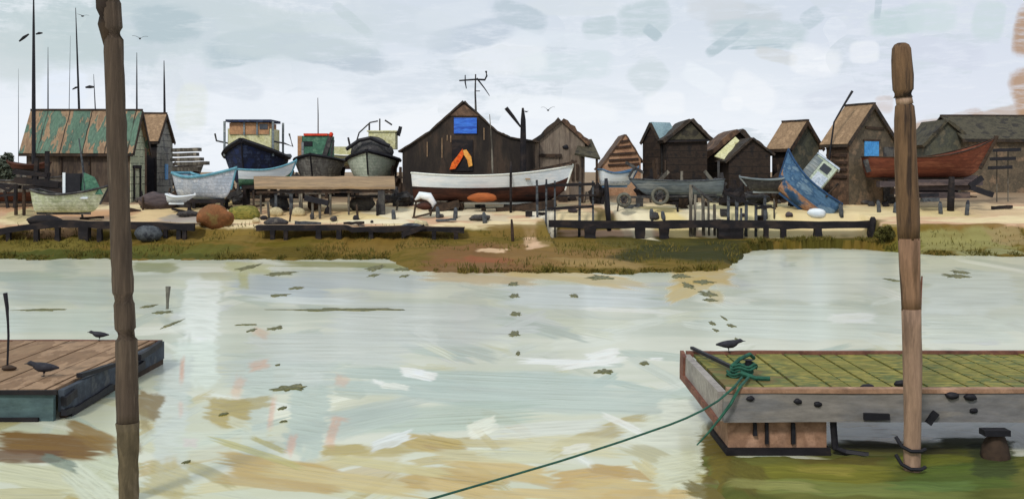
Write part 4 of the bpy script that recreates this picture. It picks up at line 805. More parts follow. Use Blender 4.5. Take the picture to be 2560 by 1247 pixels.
# posts
def post(label, x, y0, y1, Y, r, m, lean=0, r2=None, nm='mooring_post', grp=None):
    b = P(x, y1, Y); b.z = min(b.z, g1(b.x, Y))-.1; t = P(x+lean, y0, Y)
    return tag(MB().tube([b, b.lerp(t, .4), b.lerp(t, .8), t], [r, r, r*.9, (r2 or r*.6)], 8, .15).build(nm, m, None, True), label, 'post', grp)
post('dark stake standing in the mud below the middle of the white boat', 1283, 548, 612, 54.5, .08, 'dark_timber', -4)
post('thin black post rising in front of the white hull', 1277, 404, 500, 61.2, .07, 'black_timber')
post('leaning black post between the timber frame and the trailer', 1523, 446, 535, 60.3, .14, 'black', -8)
post('short stout dark post on the sand under the red boat', 2376, 442, 500, 61.8, .2, 'black_timber', 3, .16)
post('thin brown stake standing in the water beyond the tan pontoon', 414, 716, 772, 32.7, .05, 'wheel_grey', 6, .08)
# small stakes, stones on the sand
for x, y0, y1 in ((2104, 504, 540), (2198, 500, 530), (2237, 505, 532), (2352, 504, 535), (2416, 500, 538), (985, 524, 548), (1096, 516, 545), (1138, 518, 546), (1213, 530, 558), (1660, 528, 548), (1630, 522, 548), (1915, 505, 545)):
    Y = gat(x, y1)[1]; post('short grey wooden stake stuck in the pale beach sand', x, y0, y1, Y, .12, 'slate_timber', random.uniform(-5, 5), .06, 'stake', 'small grey stakes in the sand')
stn = ((2165, 507, 14, 6), (2150, 468, 22, 8), (2190, 470, 16, 8), (2185, 482, 12, 7), (2120, 478, 10, 6), (2080, 455, 14, 6), (2110, 455, 16, 7), (890, 545, 8, 7), (905, 567, 7, 5), (835, 548, 9, 8), (930, 555, 4, 4), (780, 470, 9, 6), (1100, 540, 10, 6), (660, 545, 10, 6), (690, 556, 30, 12), (655, 568, 20, 6), (1640, 500, 8, 8), (1945, 505, 8, 6), (1200, 545, 26, 8), (1500, 500, 8, 12), (470, 535, 26, 9), (350, 500, 14, 8), (395, 490, 16, 7), (370, 515, 18, 8), (1330, 505, 8, 6))
for i, (x, y, w, h) in enumerate(stn):
    q = G(x, y+h*.7); k = q.y/F; m = ('stone', 'stone_black', 'stone')[i % 3]
    tag(MB().blob(q+Vector((0, 0, h*k*.7)), (w*k, w*k*.7, h*k), i, .4, 10, 7).build('stone', m, None, True), 'small dark stone lying on the pale beach', 'stone', 'dark stones on the beach')
for x, y, w, h in ((745, 530, 18, 14), (690, 530, 18, 14), (640, 552, 10, 8), (1050, 560, 20, 12)):
    q = G(x, y+h*.7); k = q.y/F; tag(MB().blob(q+Vector((0, 0, h*k*.6)), (w*k, w*k*.7, h*k), x, .3, 10, 7).build('stone', 'stone_pale', None, True), 'pale cream boulder lying on the sand near the jetty', 'stone', 'pale boulders on the beach')
q = G(2214, 485); tag(MB().blob(q+Vector((0, 0, .4)), (.35, .3, .48), 31, .3).build('buoy', 'black', None, True), 'black buoy sitting on sand in front of the red boat', 'buoy')
T = thing('plank_stack', 'two black planks stacked on the sand beside the tall mooring pile', 'plank stack', G(2322, 508))
MB().beam(P(2298, 489, 61.8), P(2344, 487, 61.8), .4, .2).build('plank', 'black', T); MB().beam(P(2304, 500, 61.7), P(2346, 499, 61.7), .4, .22).build('plank', 'slate_timber', T)
T = thing('folded_trestle', 'black V-shaped folded trestle on the sand at the stem of the red boat', 'trestle', G(2440, 490))
MB().beam(P(2424, 466, 61.6), P(2456, 444, 61.6), .2, .3).build('beam', 'black', T); MB().beam(P(2426, 468, 61.6), P(2482, 488, 61.6), .2, .3).build('beam', 'black', T)
T = thing('plank_rack', 'black plank rack beside the high bow of the red boat', 'rack', on(2515, 66))
for x0, x1, y in ((2486, 2548, 376), (2478, 2535, 398), (2474, 2526, 420)): MB().beam(P(x0, y, 66), P(x1, y-2, 66), .5, .2).build('plank', 'black', T)
for x in (2492, 2520): MB().beam(on(x, 66.4), P(x, 378, 66.4), .05, .05).build('upright', 'grey_timber', T)

# clutter between the boats and huts
cr = random.Random(23)
for i, (x, y, w, h, Y) in enumerate(((556, 470, 34, 26, 69), (724, 462, 22, 34, 69), (862, 470, 30, 34, 72), (990, 470, 16, 44, 69), (1004, 486, 24, 20, 64.5), (1614, 476, 26, 40, 69), (1652, 470, 18, 44, 67.5), (1790, 478, 24, 46, 66), (1838, 480, 26, 26, 64.5), (1946, 480, 20, 52, 66.5), (1876, 486, 40, 16, 65), (1492, 470, 16, 34, 65.5), (440, 500, 24, 22, 66), (600, 490, 20, 22, 65.5), (1700, 480, 40, 14, 65), (2062, 480, 16, 40, 65), (30, 470, 40, 20, 66), (130, 460, 30, 14, 63.6))):
    q = on(x, Y); k = Y/F; z1 = P(x, y-h*1.7, Y).z; hz = max(.3, z1-q.z); mb = MB()
    mb.blob(q+Vector((0, 0, hz*.22)), (w*k, .6, hz*.3), i+40, .6, 14, 10)
    for j in range(9):
        x0 = cr.uniform(-1, 1)*w*k; t = cr.uniform(-.7, .7)*w*k; y0 = cr.uniform(-.4, .3); up = hz*cr.uniform(.35, 1)
        if j < 4: mb.beam(q+Vector((x0*1.2-w*k*.5, y0, up*.5)), q+Vector((x0*.6+w*k*.6, y0+.1, up*.6+cr.uniform(-.1, .25))), cr.uniform(.12, .3), cr.uniform(.12, .3), 4, .3)
        else: mb.beam(q+Vector((x0, y0, -.1)), q+Vector((x0+t*.6, y0+.3, up)), cr.uniform(.08, .22), cr.uniform(.08, .22), 4, .3)
    tag(mb.build('gear_heap', ('dark_timber', 'dark_grey', 'black_timber')[i % 3]), 'dark heap of gear and timbers stacked between the boats and huts', 'heap', 'dark heaps of gear between the boats')
pk = [(1600, 452, 1642, 444), (1470, 446, 1500, 440), (1760, 470, 1800, 474), (1800, 468, 1836, 462), (1880, 492, 1920, 500), (1940, 498, 1962, 506), (1400, 500, 1440, 494), (1330, 520, 1360, 526), (880, 500, 930, 512), (840, 486, 880, 482), (1010, 510, 1050, 500), (560, 540, 610, 534), (430, 520, 470, 530), (480, 512, 530, 504), (310, 520, 350, 528), (350, 480, 392, 478), (420, 478, 460, 470), (110, 520, 160, 524), (200, 548, 260, 542), (620, 520, 660, 512), (700, 520, 740, 526), (860, 560, 910, 556), (740, 556, 800, 560), (1090, 552, 1140, 548), (1240, 524, 1290, 520), (2080, 466, 2116, 462), (2120, 490, 2160, 496), (2060, 500, 2090, 494), (2290, 470, 2330, 476), (2400, 486, 2440, 492), (2500, 480, 2540, 470), (1560, 520, 1600, 512), (1690, 512, 1720, 520), (2480, 520, 2530, 516)]
for x0, y0, x1, y1 in pk:
    c = G((x0+x1)/2, (y0+y1)/2+5); k = c.y/F; l = (x1-x0)/2*k; a = cr.uniform(-.5, .5); dz = (y0-y1)/2*k
    tag(MB().beam(c+Vector((-l, -math.sin(a)*l, .1-dz*.6)), c+Vector((l, math.sin(a)*l, .1+dz)), cr.uniform(.14, .3), cr.uniform(.1, .2), 5, .4).build('plank', cr.choice(['black_timber', 'dark_timber', 'slate_timber'])), 'dark loose plank lying on the pale beach', 'plank', 'loose dark planks on the beach')
for i in range(46):
    x = cr.uniform(300, 2240); y = cr.uniform(478, 552)
    c = G(x, y); k = c.y/F; w = cr.uniform(5, 17)*k; h = cr.uniform(4, 11)*k
    if i % 2: o = MB().blob(c+Vector((0, 0, h*.6)), (w, w*.7, h), i+90, .55, 10, 7).build('bundle', cr.choice(['black_timber', 'dark_grey', 'dark_timber', 'mauve']), None, True); tag(o, 'small dark bundle lying on the sand between the boats and the jetties', 'bundle', 'small dark bundles on the sand')
    else:
        R_ = Matrix.Rotation(cr.uniform(-.6, .6), 3, 'Z'); T = thing('crate', 'rough dark crate left on the sand between the boats and the jetties', 'crate', c, group='dark crates on the sand')
        MB().box(c+Vector((0, 0, h)), (w*1.6, w*1.2, h*2), R_).build('box', cr.choice(['dark_timber', 'black_timber', 'dark_grey']), T)
        MB().box(c+Vector((0, 0, h*2.06)), (w*1.75, w*1.35, h*.12), R_).build('lid', 'grey_timber', T)
for i in range(34):
    x = cr.choice([cr.uniform(300, 1010), cr.uniform(1420, 1980), cr.uniform(0, 2240)]); y1 = cr.uniform(500, 556); h = cr.uniform(16, 44)
    Y = gat(x, y1)[1]
    post('thin dark stick standing in the sand among the beached boats', x, y1-h, y1, Y, cr.uniform(.04, .08), cr.choice(['black_timber', 'grey_timber', 'dark_timber']), cr.uniform(-6, 6), .04, 'stick', 'thin sticks standing along the beach')

# ------------------------------------------------------------------ pontoons, piles, rope
def pontoon(label, x0, x1, yf, yb, zt, zb, deck, mats, pw, skew=0):
    T = thing('pontoon', label, 'pontoon', ((x0+x1)/2, (yf+yb)/2, 0))
    mb = MB(); x = x0+.1
    while x < x1-.1:
        w = min(pw*random.uniform(.6, 1.3), x1-.1-x); dz = random.uniform(-.008, .008)
        mb.prism([(x+.02, yf+.06, zt-.05+dz), (x+w-.02, yf+.06, zt-.05+dz), (x+w-.02, yb-.06, zt-.05+dz), (x+.02, yb-.06, zt-.05+dz)], (0, 0, .05)); x += w
    mb.build('deck', deck, T)
    MB().box(((x0+x1)/2, (yf+yb)/2, zt-.09), (x1-x0-.3, yb-yf-.3, .06)).build('subframe', 'black_timber', T)
    return T
# left pontoon
lx0, lx1, lf, lb_ = -16, -7.43, 18.0, 23.3
T = pontoon('tan decked pontoon with dark teal sides behind the topless mooring pile', lx0, lx1, lf, lb_, .5, 0, 'deck_tan', None, .6)
MB().beam((lx0, lf, .22), (lx1-.07, lf, .22), .1, .5, 14, .04).build('side_board', 'pontoon_teal', T)
MB().beam((lx1, lf+.1, .3), (lx1, lb_, .3), .1, .36, 8, .05).build('end_board', 'pontoon_slate', T)
MB().beam((lx1-.02, lf+.2, .06), (lx1-.02, lb_, .06), .1, .2, 8, .05).build('fender_board', 'dark_timber', T)
MB().beam((lx0, lf-.08, .475), (lx1, lf-.08, .475), .06, .07, 14, .2).build('front_trim', 'black_timber', T)
MB().beam((lx0, lf-.08, .0), (lx1-.3, lf-.08, .02), .06, .09, 14, .2).build('rubbing_strip', 'black_timber', T)
MB().beam((lx1+.07, lf+.3, .05), (lx1+.07, lf+2.2, .12), .06, .12, 5, .2).build('rubbing_strip', 'black', T)
MB().beam((lx0, lb_, .44), (lx1, lb_, .44), .1, .14, 14, .1).build('back_trim', 'trim_red', T)
pl = lambda py: (283+(py)*.035, py)
PY = 13.6
def pilec(py): 
    xs_ = np.interp(py, [-60, 0, 100, 200, 400, 600, 720, 760, 860, 1000, 1080, 1250], [276, 278, 284, 287, 294, 302, 308, 310, 316, 318, 320, 322]); w = np.interp(py, [-60, 0, 120, 160, 400, 600, 720, 745, 790, 860, 1000, 1080, 1250], [46, 46, 47, 48, 50, 51, 52, 52, 52, 53, 54, 54, 55])
    return float(xs_), float(w)
mb = MB(); pts = []; rs = []
for py in np.arange(1060, -70, -30):
    x, w = pilec(py); pts.append(P(x, py, PY)); rs.append(w/2/F*PY*random.uniform(.985, 1.02))
Tp = thing('mooring_pile', 'tall brown timber mooring pile without a visible top, in front of the tan pontoon', 'pile', (pts[0].x, PY, 0))
mb.tube(pts, rs, 14, .1).build('pile', 'pile_brown', Tp, True)
pts = []; rs = []
for py in np.arange(1280, 1030, -25):
    x, w = pilec(py); pts.append(P(x, py, PY)); rs.append((w*.9 if py > 1120 else w*1.02)/2/F*PY*random.uniform(.94, 1.05))
MB().tube(pts, rs, 14, .1).build('pile_foot', 'pile_reflect_tone', Tp, True)  # lower length narrowed and olive-toned to stand for the pile's reflection
mb = MB(); mb.tube([P(266, 118, PY-.02), P(264, 60, PY-.02), P(262, 20, PY-.02), P(258, -30, PY-.02)], [.03, .1, .11, .1], 8); mb.build('split_timber', 'dark_timber', Tp, True)
MB().beam((lx1+.06, 18.05, .3), (lx1+.06, 18.5, .36), .1, .14, 3, .2).build('pile_guide', 'black', T)
MB().beam((lx1+.06, 18.05, .12), (lx1+.06, 18.4, .1), .1, .1, 3, .2).build('pile_guide', 'black', T)
MB().beam((-7.45, 18.9, .57), (-7.3, 20.1, .54), .1, .07, 4, .2).build('cleat', 'black', T)
MB().beam((lx1+.1, 21.6, .42), (lx1+.1, 22.9, .5), .08, .12, 3, .2).build('guide_arm', 'black', T)
MB().beam((lx1+.08, 20.9, .2), (lx1+.08, 21.9, .24), .08, .14, 3, .2).build('guide_arm', 'black', T)
# thin pole on the left pontoon
b = P(18, 905, 19.8); b.z = .5
T2 = thing('pole', 'thin black pole on a foot standing on the tan pontoon', 'pole', b)
MB().tube([b, P(21, 840, 19.8), P(18, 770, 19.8), P(13, 732, 19.8)], [.018, .022, .032, .04], 7).build('shaft', 'black', T2); MB().blob(b+Vector((.03, 0, .04)), (.13, .1, .05), 3, .2).build('foot', 'dark_timber', T2, True)

# right pontoon
rx0, rx1, rf_, rb = 3.02, 11.5, 15.7, 19.05; zt = .92
T = pontoon('olive decked pontoon with grey sides and a coiled green rope', rx0, rx1, rf_, rb, zt, 0, 'deck_olive', None, .46)
MB().beam((rx0, rf_, .71), (rx1, rf_, .71), .12, .4, 14, .03).build('side_board', 'pontoon_grey', T)
MB().beam((rx0, rf_+.07, .71), (rx0, rb, .71), .12, .42, 8, .03).build('end_board', 'pontoon_pale', T)
MB().beam((rx0-.08, rf_, .5), (rx0-.08, rb, .55), .06, .1, 6, .2).build('rubbing_strip', 'trim_red', T)
MB().beam((rx0-.07, rb-.3, .72), (rx0-.07, rb+.06, .78), .06, .4, 3, .1).build('corner_strip', 'trim_red', T)
MB().beam((rx0, rb, .92), (rx1, rb, .92), .1, .1, 14, .15).build('back_trim', 'trim_red', T)
MB().beam((rx0+.05, rf_+.0, .955), (rx1, rf_+.0, .955), .16, .06, 14, .15).build('edge_trim', 'float_tan', T)
MB().box((3.02+.66+.15, rf_+.75, .24), (1.42, 1.2, .56)).build('float', 'float_tan', T)
MB().box((3.83, rf_+.72, .02), (1.5, 1.3, .16)).build('float_skirt', 'black_timber', T)
MB().box((9.2, rf_+.8, .22), (2.2, 1.3, .5)).build('float', 'dark_timber', T)
for x, h in ((3.5, .18), (3.62+.05, .3), (4.05, .3)): MB().beam((x, rf_+.12, .46), (x, rf_+.12, .46-h), .05, .06, 2, .3).build('strap', 'black', T)
MB().tube([(4.62, rf_+.1, .5), (4.65, rf_+.1, .1), (4.8, rf_+.1, .04), (5.1, rf_, .02)], .05, 6).build('chain', 'black', T)
for px, py in ((1876, 996), (1995, 1003), (2045, 1010), (2435, 1026)): MB().blob(P(px, py, rf_-.07), (.06, .03, .04), px, .3).build('bolt', 'black', T, True)
for px, py, Yy in ((2168, 967, 16.1), (2380, 988, 15.62), (2425, 992, 15.62), (2252, 958, 16.1)): MB().blob(P(px, py, Yy), (.1, .06, .05), px, .3).build('cleat', 'black', T, True)
MB().beam((3.12, rb+.02, 1.02), (3.5, rf_+1.4, 1.0), .06, .05, 4, .2).build('edge_strip', 'black', T)

# right pile
PR = 14.75; Tp = thing('mooring_pile', 'tall round-topped mooring pile with dark head and bare pale lower half', 'pile', (P(2273, 0, PR).x, PR, 0))
def seg(nm, m, rows): 
    mb = MB(); q = []; r = []
    for py, x, w in rows: q.append(P(x, py, PR)); r.append(w*.93/2/F*PR)
    mb.tube(q, r, 16, .06).build(nm, m, Tp, True)
seg('pile_head', 'pile_dark', [(108, 2254, 22), (112, 2254, 38), (122, 2254, 50), (150, 2254, 54), (190, 2256, 57), (225, 2257, 54), (244, 2258, 50)])
seg('pile_neck', 'pile_bare', [(243, 2259, 44), (262, 2262, 44)])
seg('pile_shaft', 'pile_dark', [(258, 2262, 34), (266, 2262, 50), (300, 2262, 55), (400, 2264, 57), (500, 2268, 60), (560, 2271, 58), (600, 2272, 57)])
seg('pile_middle', 'pile_mid', [(596, 2272, 57), (680, 2275, 54), (742, 2277, 51), (775, 2278, 51)])
seg('pile_foot', 'pile_bare', [(772, 2278, 51), (820, 2279, 50), (900, 2281, 50), (1000, 2282, 47), (1060, 2281, 45), (1170, 2280, 44), (1260, 2280, 44)])
MB().tube([P(2305, 690, PR), P(2299, 780, PR), P(2299, 880, PR)], [.01, .025, .03], 6).build('cable', 'trim_red', Tp)
cx = P(2281, 0, PR).x
for z in (.36, .12):
    MB().tube([(cx-.2, PR+.06, z+.14), (cx-.16, PR-.05, z+.04), (cx-.07, PR-.15, z), (cx+.06, PR-.155, z), (cx+.14, PR-.08, z+.01)], .026, 8).build('collar', 'black', Tp)
MB().beam((5.0, rf_-.1, .6), (5.36, rf_-.1, .6), .06, .09, 3, .2).build('bracket', 'black', T); MB().beam((5.66+.25, rf_-.1, .5), (5.78+.25, rf_-.1, .66), .06, .09, 3, .2).build('bracket', 'black', T)
q = Vector((6.75, 15.35, 0)); T3 = thing('fender_block', 'black rubber fender block under the corner of the olive pontoon', 'fender', q)
MB().box(q+Vector((0, 0, .44)), (.36, .2, .08)).build('cap', 'black', T3); MB().blob(q+Vector((.05, .1, .1)), (.2, .16, .32), 4, .25).build('body', 'dark_timber', T3, True)

# rope
tr_ = P(1870, 935, 17.2); tr_.z = zt
T = thing('mooring_rope', 'thin dark green mooring rope running from the pontoon down across the water', 'rope', tr_)
e0 = Vector((3.05+.2, 15.55, 1.0)); k0 = Vector((3.5, 16.4, .99))
A = P(1862, 958, 16.4)
ln = [Vector((A.x, 16.6, zt+.05)), Vector((P(1836, 0, 15.6).x, 15.6, 1.02))]
rx = (1836, 1775, 1700, 1550, 1400, 1240, 1075, 880); ry = (972, 1016, 1052, 1104, 1152, 1199, 1247, 1302)
for i in range(1, 25):
    px = 1836+(880-1836)*i/24; py = float(np.interp(-px, [-v for v in rx], ry)); ln.append(P(px, py, 15.5-8.7*i/24))
MB().tube(ln, [.02]*2+[.0145-.006*i/24 for i in range(24)], 6).build('line', 'rope_green', T)
cl = MB(); q = Vector((A.x, 16.9, zt))
for i in range(5):
    n = 26; r0 = .15+.025*(i % 2); cl.tube([q+Vector((r0*1.1*math.cos(2*math.pi*j/n)+.03*i, r0*.9*math.sin(2*math.pi*j/n), .03+.04*i+.02*math.sin(j+i))) for j in range(n+1)], .021, 6)
cl.tube([q+Vector((-.1, 0, .16)), q+Vector((.05, .1, .26)), q+Vector((.25, .3, .3)), q+Vector((.34, .42, .22))], .03, 6); cl.tube([q+Vector((0, -.2, .1)), q+Vector((.2, -.3, .04)), q+Vector((.42, -.3, .03))], .035, 6)
cl.build('coil', 'rope_green', T)
MB().tube([(A.x+.1, 16.6, zt+.05), (P(1850, 0, 15.6).x, 15.6, 1.02), P(1826, 1010, 15.5), P(1800, 1045, 15.5), P(1770, 1082, 15.5), P(1742, 1112, 15.5)], [.022, .022, .022, .02, .014, .01], 6).build('tail', 'rope_green', T)
q2 = q+Vector((.18, .08, 0)); tag(MB().tube([q2, q2+Vector((0, 0, .24)), q2+Vector((0, 0, .25))], [.06, .05, .09], 8).build('bollard', 'black'), 'small black bollard inside the green rope coil', 'bollard')

# ------------------------------------------------------------------ birds
def gull(label, px, py, Y, z, size, face=1, fly=None, grp=None):
    mb = MB(True); k = size
    if fly is None:
        prof = [(-.5, .30, .012, .02), (-.36, .31, .05, .05), (-.2, .31, .09, .085), (0, .31, .12, .11), (.2, .33, .12, .11), (.34, .37, .08, .085), (.42, .43, .055, .06), (.5, .46, .065, .06), (.57, .455, .045, .04), (.62, .445, .015, .015), (.72, .435, .006, .006)]
    else:
        prof = [(-.4, 0, .01, .012), (-.3, 0, .06, .03), (-.1, 0, .08, .07), (.1, 0, .085, .08), (.25, .01, .06, .06), (.34, .02, .05, .05), (.42, .01, .015, .015), (.5, .005, .004, .004)]
    fk = 1.5 if fly is None else 1.2
    mb.loft([[Vector((x, ry*fk*math.cos(2*math.pi*j/10), z_+rz*fk*math.sin(2*math.pi*j/10)))*k for j in range(10)] for x, z_, ry, rz in prof])
    if fly is None:
        for s in (-.05, .05):
            mb.tube([Vector((.0, s, .22))*k, Vector((.03, s, .1))*k, Vector((.02, s, 0))*k], [.03*k, .014*k, .012*k], 6)
            for a in (-.5, 0, .5): mb.tube([Vector((.02, s, .01))*k, Vector((.02+.09*math.cos(a), s+.09*math.sin(a), .006))*k], .009*k, 5)
    else:
        for s in (-1, 1):
            w = []
            for i in range(6):
                t = i/5; y = s*(.06+.75*t); z_ = .06+fly*math.sin(t*2.2)*.35; c = .2*(1-t)**.6+.02; x = .02+.1*math.sin(t*3)-.12*t*t
                w.append([Vector((x+c*.6, y, z_))*k, Vector((x, y, z_+.02))*k, Vector((x-c*.7, y, z_))*k, Vector((x, y, z_-.012))*k])
            mb.loft(w)
    o = mb.build('gull', 'gull', None, True); p = P(px, py, Y)
    o.location = (p.x, Y, p.z if z is None else z); o.rotation_euler = (0, 0, face)
    return tag(o, label, 'bird', grp)
gull('dark gull standing on the back edge of the olive pontoon', 1820, 880, 18.95, .97, .42, 0)
gull('dark gull standing on the far edge of the tan pontoon', 250, 830, 23.2, .52, .38, math.pi)
gull('dark gull standing in the middle of the tan deck', 112, 950, 19.1, .52, .5, math.pi)
gull('gull in flight high beside the crosstree mast', 207, 41, 60, None, .42, 2.4, .4)
gull('gull in flight just past the big mooring pile', 350, 97, 58, None, .5, 2.0, .6)
gull('gull in flight above the grey boarded shed', 1370, 276, 60, None, .48, 1.3, .9)
gull('tiny distant gull in flight beside the derrick', 1316, 280, 62, None, .3, 2.6, .4)

# ------------------------------------------------------------------ weed, driftwood and modelled stake reflections on the water
def weed(label, px, py, hw, hh, grp=None, nm='weed_or_reflection', m='weed'):
    cx, cy, mx, my = wjac(px, py); a = hw/mx*.8; b = max(.05, hh/abs(my))*.8; mb = MB()
    n = 30
    for dx, dy, sc in ((0, 0, 1), (.45, .35, .55), (-.5, -.3, .6), (.75, -.2, .3)):
        ring0 = []; ring1 = []; ring2 = []
        for j in range(n):
            t = 2*math.pi*j/n; k = 1+.95*mnoise.noise(Vector((math.cos(t)*1.9+dx*9, math.sin(t)*1.9, px*.13)))+.5*mnoise.noise(Vector((math.cos(t)*5, math.sin(t)*5+dx, px*.31)))
            x, y = math.cos(t)*sc+dx, math.sin(t)*sc+dy
            ring0.append((cx+a*x*k, cy+b*y*k, -.03)); ring1.append((cx+a*x*k*.96, cy+b*y*k*.96, .006+.004*sc)); ring2.append((cx+a*(dx+(x*k-dx)*.5), cy+b*(dy+(y*k-dy)*.5), .012+.006*sc))
        mb.loft([ring0, ring1, ring2])
    return tag(mb.build(nm, m, None, True), label, 'floating weed', grp)
weed('long thin floating ribbon of olive weed in mid channel', 850, 774, 138, 4)
weed('large dark clump of floating weed in the middle foreground', 727, 970, 36, 10)
weed('neat oblong of floating weed near the olive pontoon', 1510, 929, 22, 6)
weed('small weed tuft nearest the olive pontoon', 1610, 908, 10, 6)
weed('thin weed ribbon beyond the tan pontoon', 110, 774, 50, 3)
weed('weed scrap beside the thin brown stake', 408, 781, 22, 4)
for x, y, w, h in ((370, 766, 15, 5), (700, 684, 32, 6), (940, 670, 18, 8), (935, 688, 12, 5), (1008, 673, 22, 5), (1010, 690, 10, 4), (622, 668, 18, 9), (698, 738, 22, 4), (742, 720, 16, 4), (690, 820, 16, 6), (628, 826, 8, 5), (615, 812, 26, 2), (1500, 694, 30, 7), (1535, 674, 24, 7), (1436, 740, 10, 5), (1285, 740, 12, 6), (1290, 785, 12, 6), (1285, 835, 13, 8), (1295, 883, 5, 6), (1283, 710, 12, 6), (1700, 690, 24, 7), (1720, 714, 14, 9), (1760, 705, 26, 6), (1770, 735, 22, 8), (1775, 750, 16, 5), (1828, 814, 9, 5), (1780, 808, 7, 5), (1810, 795, 4, 6), (1790, 826, 6, 4), (2390, 690, 30, 6), (2400, 680, 20, 5), (705, 1020, 9, 4), (710, 1053, 8, 3), (695, 912, 5, 3), (465, 1155, 8, 5), (430, 810, 7, 12), (2230, 700, 12, 5), (560, 1035, 9, 5), (1845, 850, 5, 5)):  # upright column and scrap by the brown stake model stake reflections as solids
    weed('small olive scrap on the pale water, weed and modelled stake reflections', x, y, w, h, 'scraps of floating weed and modelled stake reflections')

# ------------------------------------------------------------------ plants and grass
def bush(label, c, r, m, n, seed, cat='bush', ls=.16):
    rd = random.Random(seed); T = thing('bush', label, cat, c)
    s = MB(); s.tube([c, c+Vector((0, 0, r[2]*.8))], [.07, .03], 6)
    for i in range(5):
        a = rd.uniform(0, 6.28); s.tube([c+Vector((0, 0, .1)), c+Vector((math.cos(a)*r[0]*.6, math.sin(a)*r[1]*.6, r[2]*rd.uniform(.7, 1.4)))], [.04, .012], 5)
    s.build('stem', 'dark_timber', T)
    f = MB()
    for i in range(n):
        while True:
            d = Vector((rd.uniform(-1, 1), rd.uniform(-1, 1), rd.uniform(-1, 1)))
            k = .72+.4*mnoise.noise(d*1.7+Vector((seed, 0, 0)))
            if d.length < k: break
        p = c+Vector((d.x*r[0], d.y*r[1], r[2]+d.z*r[2])); u = Vector((rd.gauss(0, 1), rd.gauss(0, 1), rd.gauss(0, 1))).normalized(); w = u.cross(Vector((rd.gauss(0, 1), rd.gauss(0, 1), 1))).normalized()
        f.add([p-u*ls, p+w*ls*.5, p+u*ls, p-w*ls*.5], [(0, 1, 2, 3)])
    f.build('foliage', m, T); return T
bush('grey green bush at the edge of the beach beyond the black baulks', on(8, 70)+Vector((0, 0, .3)), (1.1, .9, 1.4), 'foliage', 1500, 3)
bush('dark olive bush on the bank at the end of the long black jetty', G(2212, 606), (.65, .5, .45), 'foliage_olive', 900, 5, ls=.12)
rd = random.Random(4); gm = MB(True)
for i in range(10000):
    X = rd.uniform(-27, 27); e = float(edge(X)); Y = e+rd.uniform(.1, 1)*max(.6, 57.2-e)*.95
    if vn(X*.8, Y*.8, 44) < .5 or (X > 19 and i % 5): continue
    z = g1(X, Y) if i % 1 == 0 else 0
    h = rd.uniform(.04, .24)*(.6+.8*vn(X*1.7, Y*1.7, 46)); a = rd.uniform(0, 6.28); dx, dy = math.cos(a)*.03, math.sin(a)*.03; l = rd.uniform(-.12, .12)
    gm.add([(X-dx, Y-dy, z-.02), (X+dx, Y+dy, z-.02), (X+l, Y+rd.uniform(-.05, .05), z+h)], [(0, 1, 2)])
for i in range(7000):
    X = rd.uniform(-27, 27); Y = float(edge(X))+rd.uniform(.02, .9)**1.5
    if vn(X*1.6, X*0, 47) < .42: continue
    z = g1(X, Y); h = rd.uniform(.05, .2)*(.4+1.2*vn(X*1.3, X*0, 48)); a = rd.uniform(0, 6.28); dx, dy = math.cos(a)*.035, math.sin(a)*.035
    gm.add([(X-dx, Y-dy, z-.03), (X+dx, Y+dy, z-.03), (X+rd.uniform(-.15, .15), Y-rd.uniform(0, .15), z+h)], [(0, 1, 2)])
o = gm.build('grass', 'grass'); o['kind'] = 'stuff'; o['label'] = 'short olive grass along the muddy bank'

# ------------------------------------------------------------------ sky, sun, camera
W = bpy.data.worlds.new('World'); S.world = W; W.use_nodes = True; nt = W.node_tree; N = nt.nodes; L = nt.links; N.clear()
def nd(t, **k):
    n = N.new(t)
    for a, b in k.items(): setattr(n, a, b)
    return n
def mth(op, a, b=None, c=None, clamp=False):
    n = nd('ShaderNodeMath', operation=op, use_clamp=clamp)
    for i, v in enumerate((a, b, c)):
        if v is None: continue
        if isinstance(v, (int, float)): n.inputs[i].default_value = v
        else: L.new(v, n.inputs[i])
    return n.outputs[0]
SUN_EL, SUN_AZ = math.radians(42), math.radians(205)
tc = nd('ShaderNodeTexCoord'); sp = nd('ShaderNodeSeparateXYZ'); L.new(tc.outputs['Generated'], sp.inputs[0])
az = mth('ARCTAN2', sp.outputs[0], sp.outputs[1]); el = mth('ARCSINE', sp.outputs[2])
cb = nd('ShaderNodeCombineXYZ'); L.new(mth('MULTIPLY', az, F/1000), cb.inputs[0]); L.new(mth('MULTIPLY', el, F/1000), cb.inputs[1])
UV = cb.outputs[0]                                              # az/el scaled: 0.1 = a hundred picture units
def noise_(sc, det=4, st=(1, 1, 1), rough=.6):
    mp = nd('ShaderNodeMapping'); mp.inputs['Scale'].default_value = st; L.new(UV, mp.inputs[0])
    n = nd('ShaderNodeTexNoise'); n.inputs['Scale'].default_value = sc; n.inputs['Detail'].default_value = det; n.inputs['Roughness'].default_value = rough
    L.new(mp.outputs[0], n.inputs[0]); return n.outputs['Fac']
ne = noise_(11, 7, (1, 1, 1), .68); nb = noise_(10, 5, (1, 5, 1), .7)
K = 10.0                                                          # cloud radiance before the 0.1 background strength
def cc(c): return (*[lin1(v)*K for v in c], 1)
def mix(f, a, b):
    n = nd('ShaderNodeMix', data_type='RGBA')
    for i, v in ((0, f), (6, a), (7, b)):
        if isinstance(v, tuple): n.inputs[i].default_value = v
        elif isinstance(v, (int, float)): n.inputs[i].default_value = v
        else: L.new(v, n.inputs[i])
    return n.outputs[2]
def mrange(x, a, b, c=0., d=1.):
    n = nd('ShaderNodeMapRange'); n.interpolation_type = 'SMOOTHSTEP'; L.new(x, n.inputs[0])
    for i, v in enumerate((a, b, c, d)): n.inputs[i+1].default_value = v
    return n.outputs[0]
ELV = mth('MULTIPLY', el, F/1000); AZV = mth('MULTIPLY', az, F/1000)
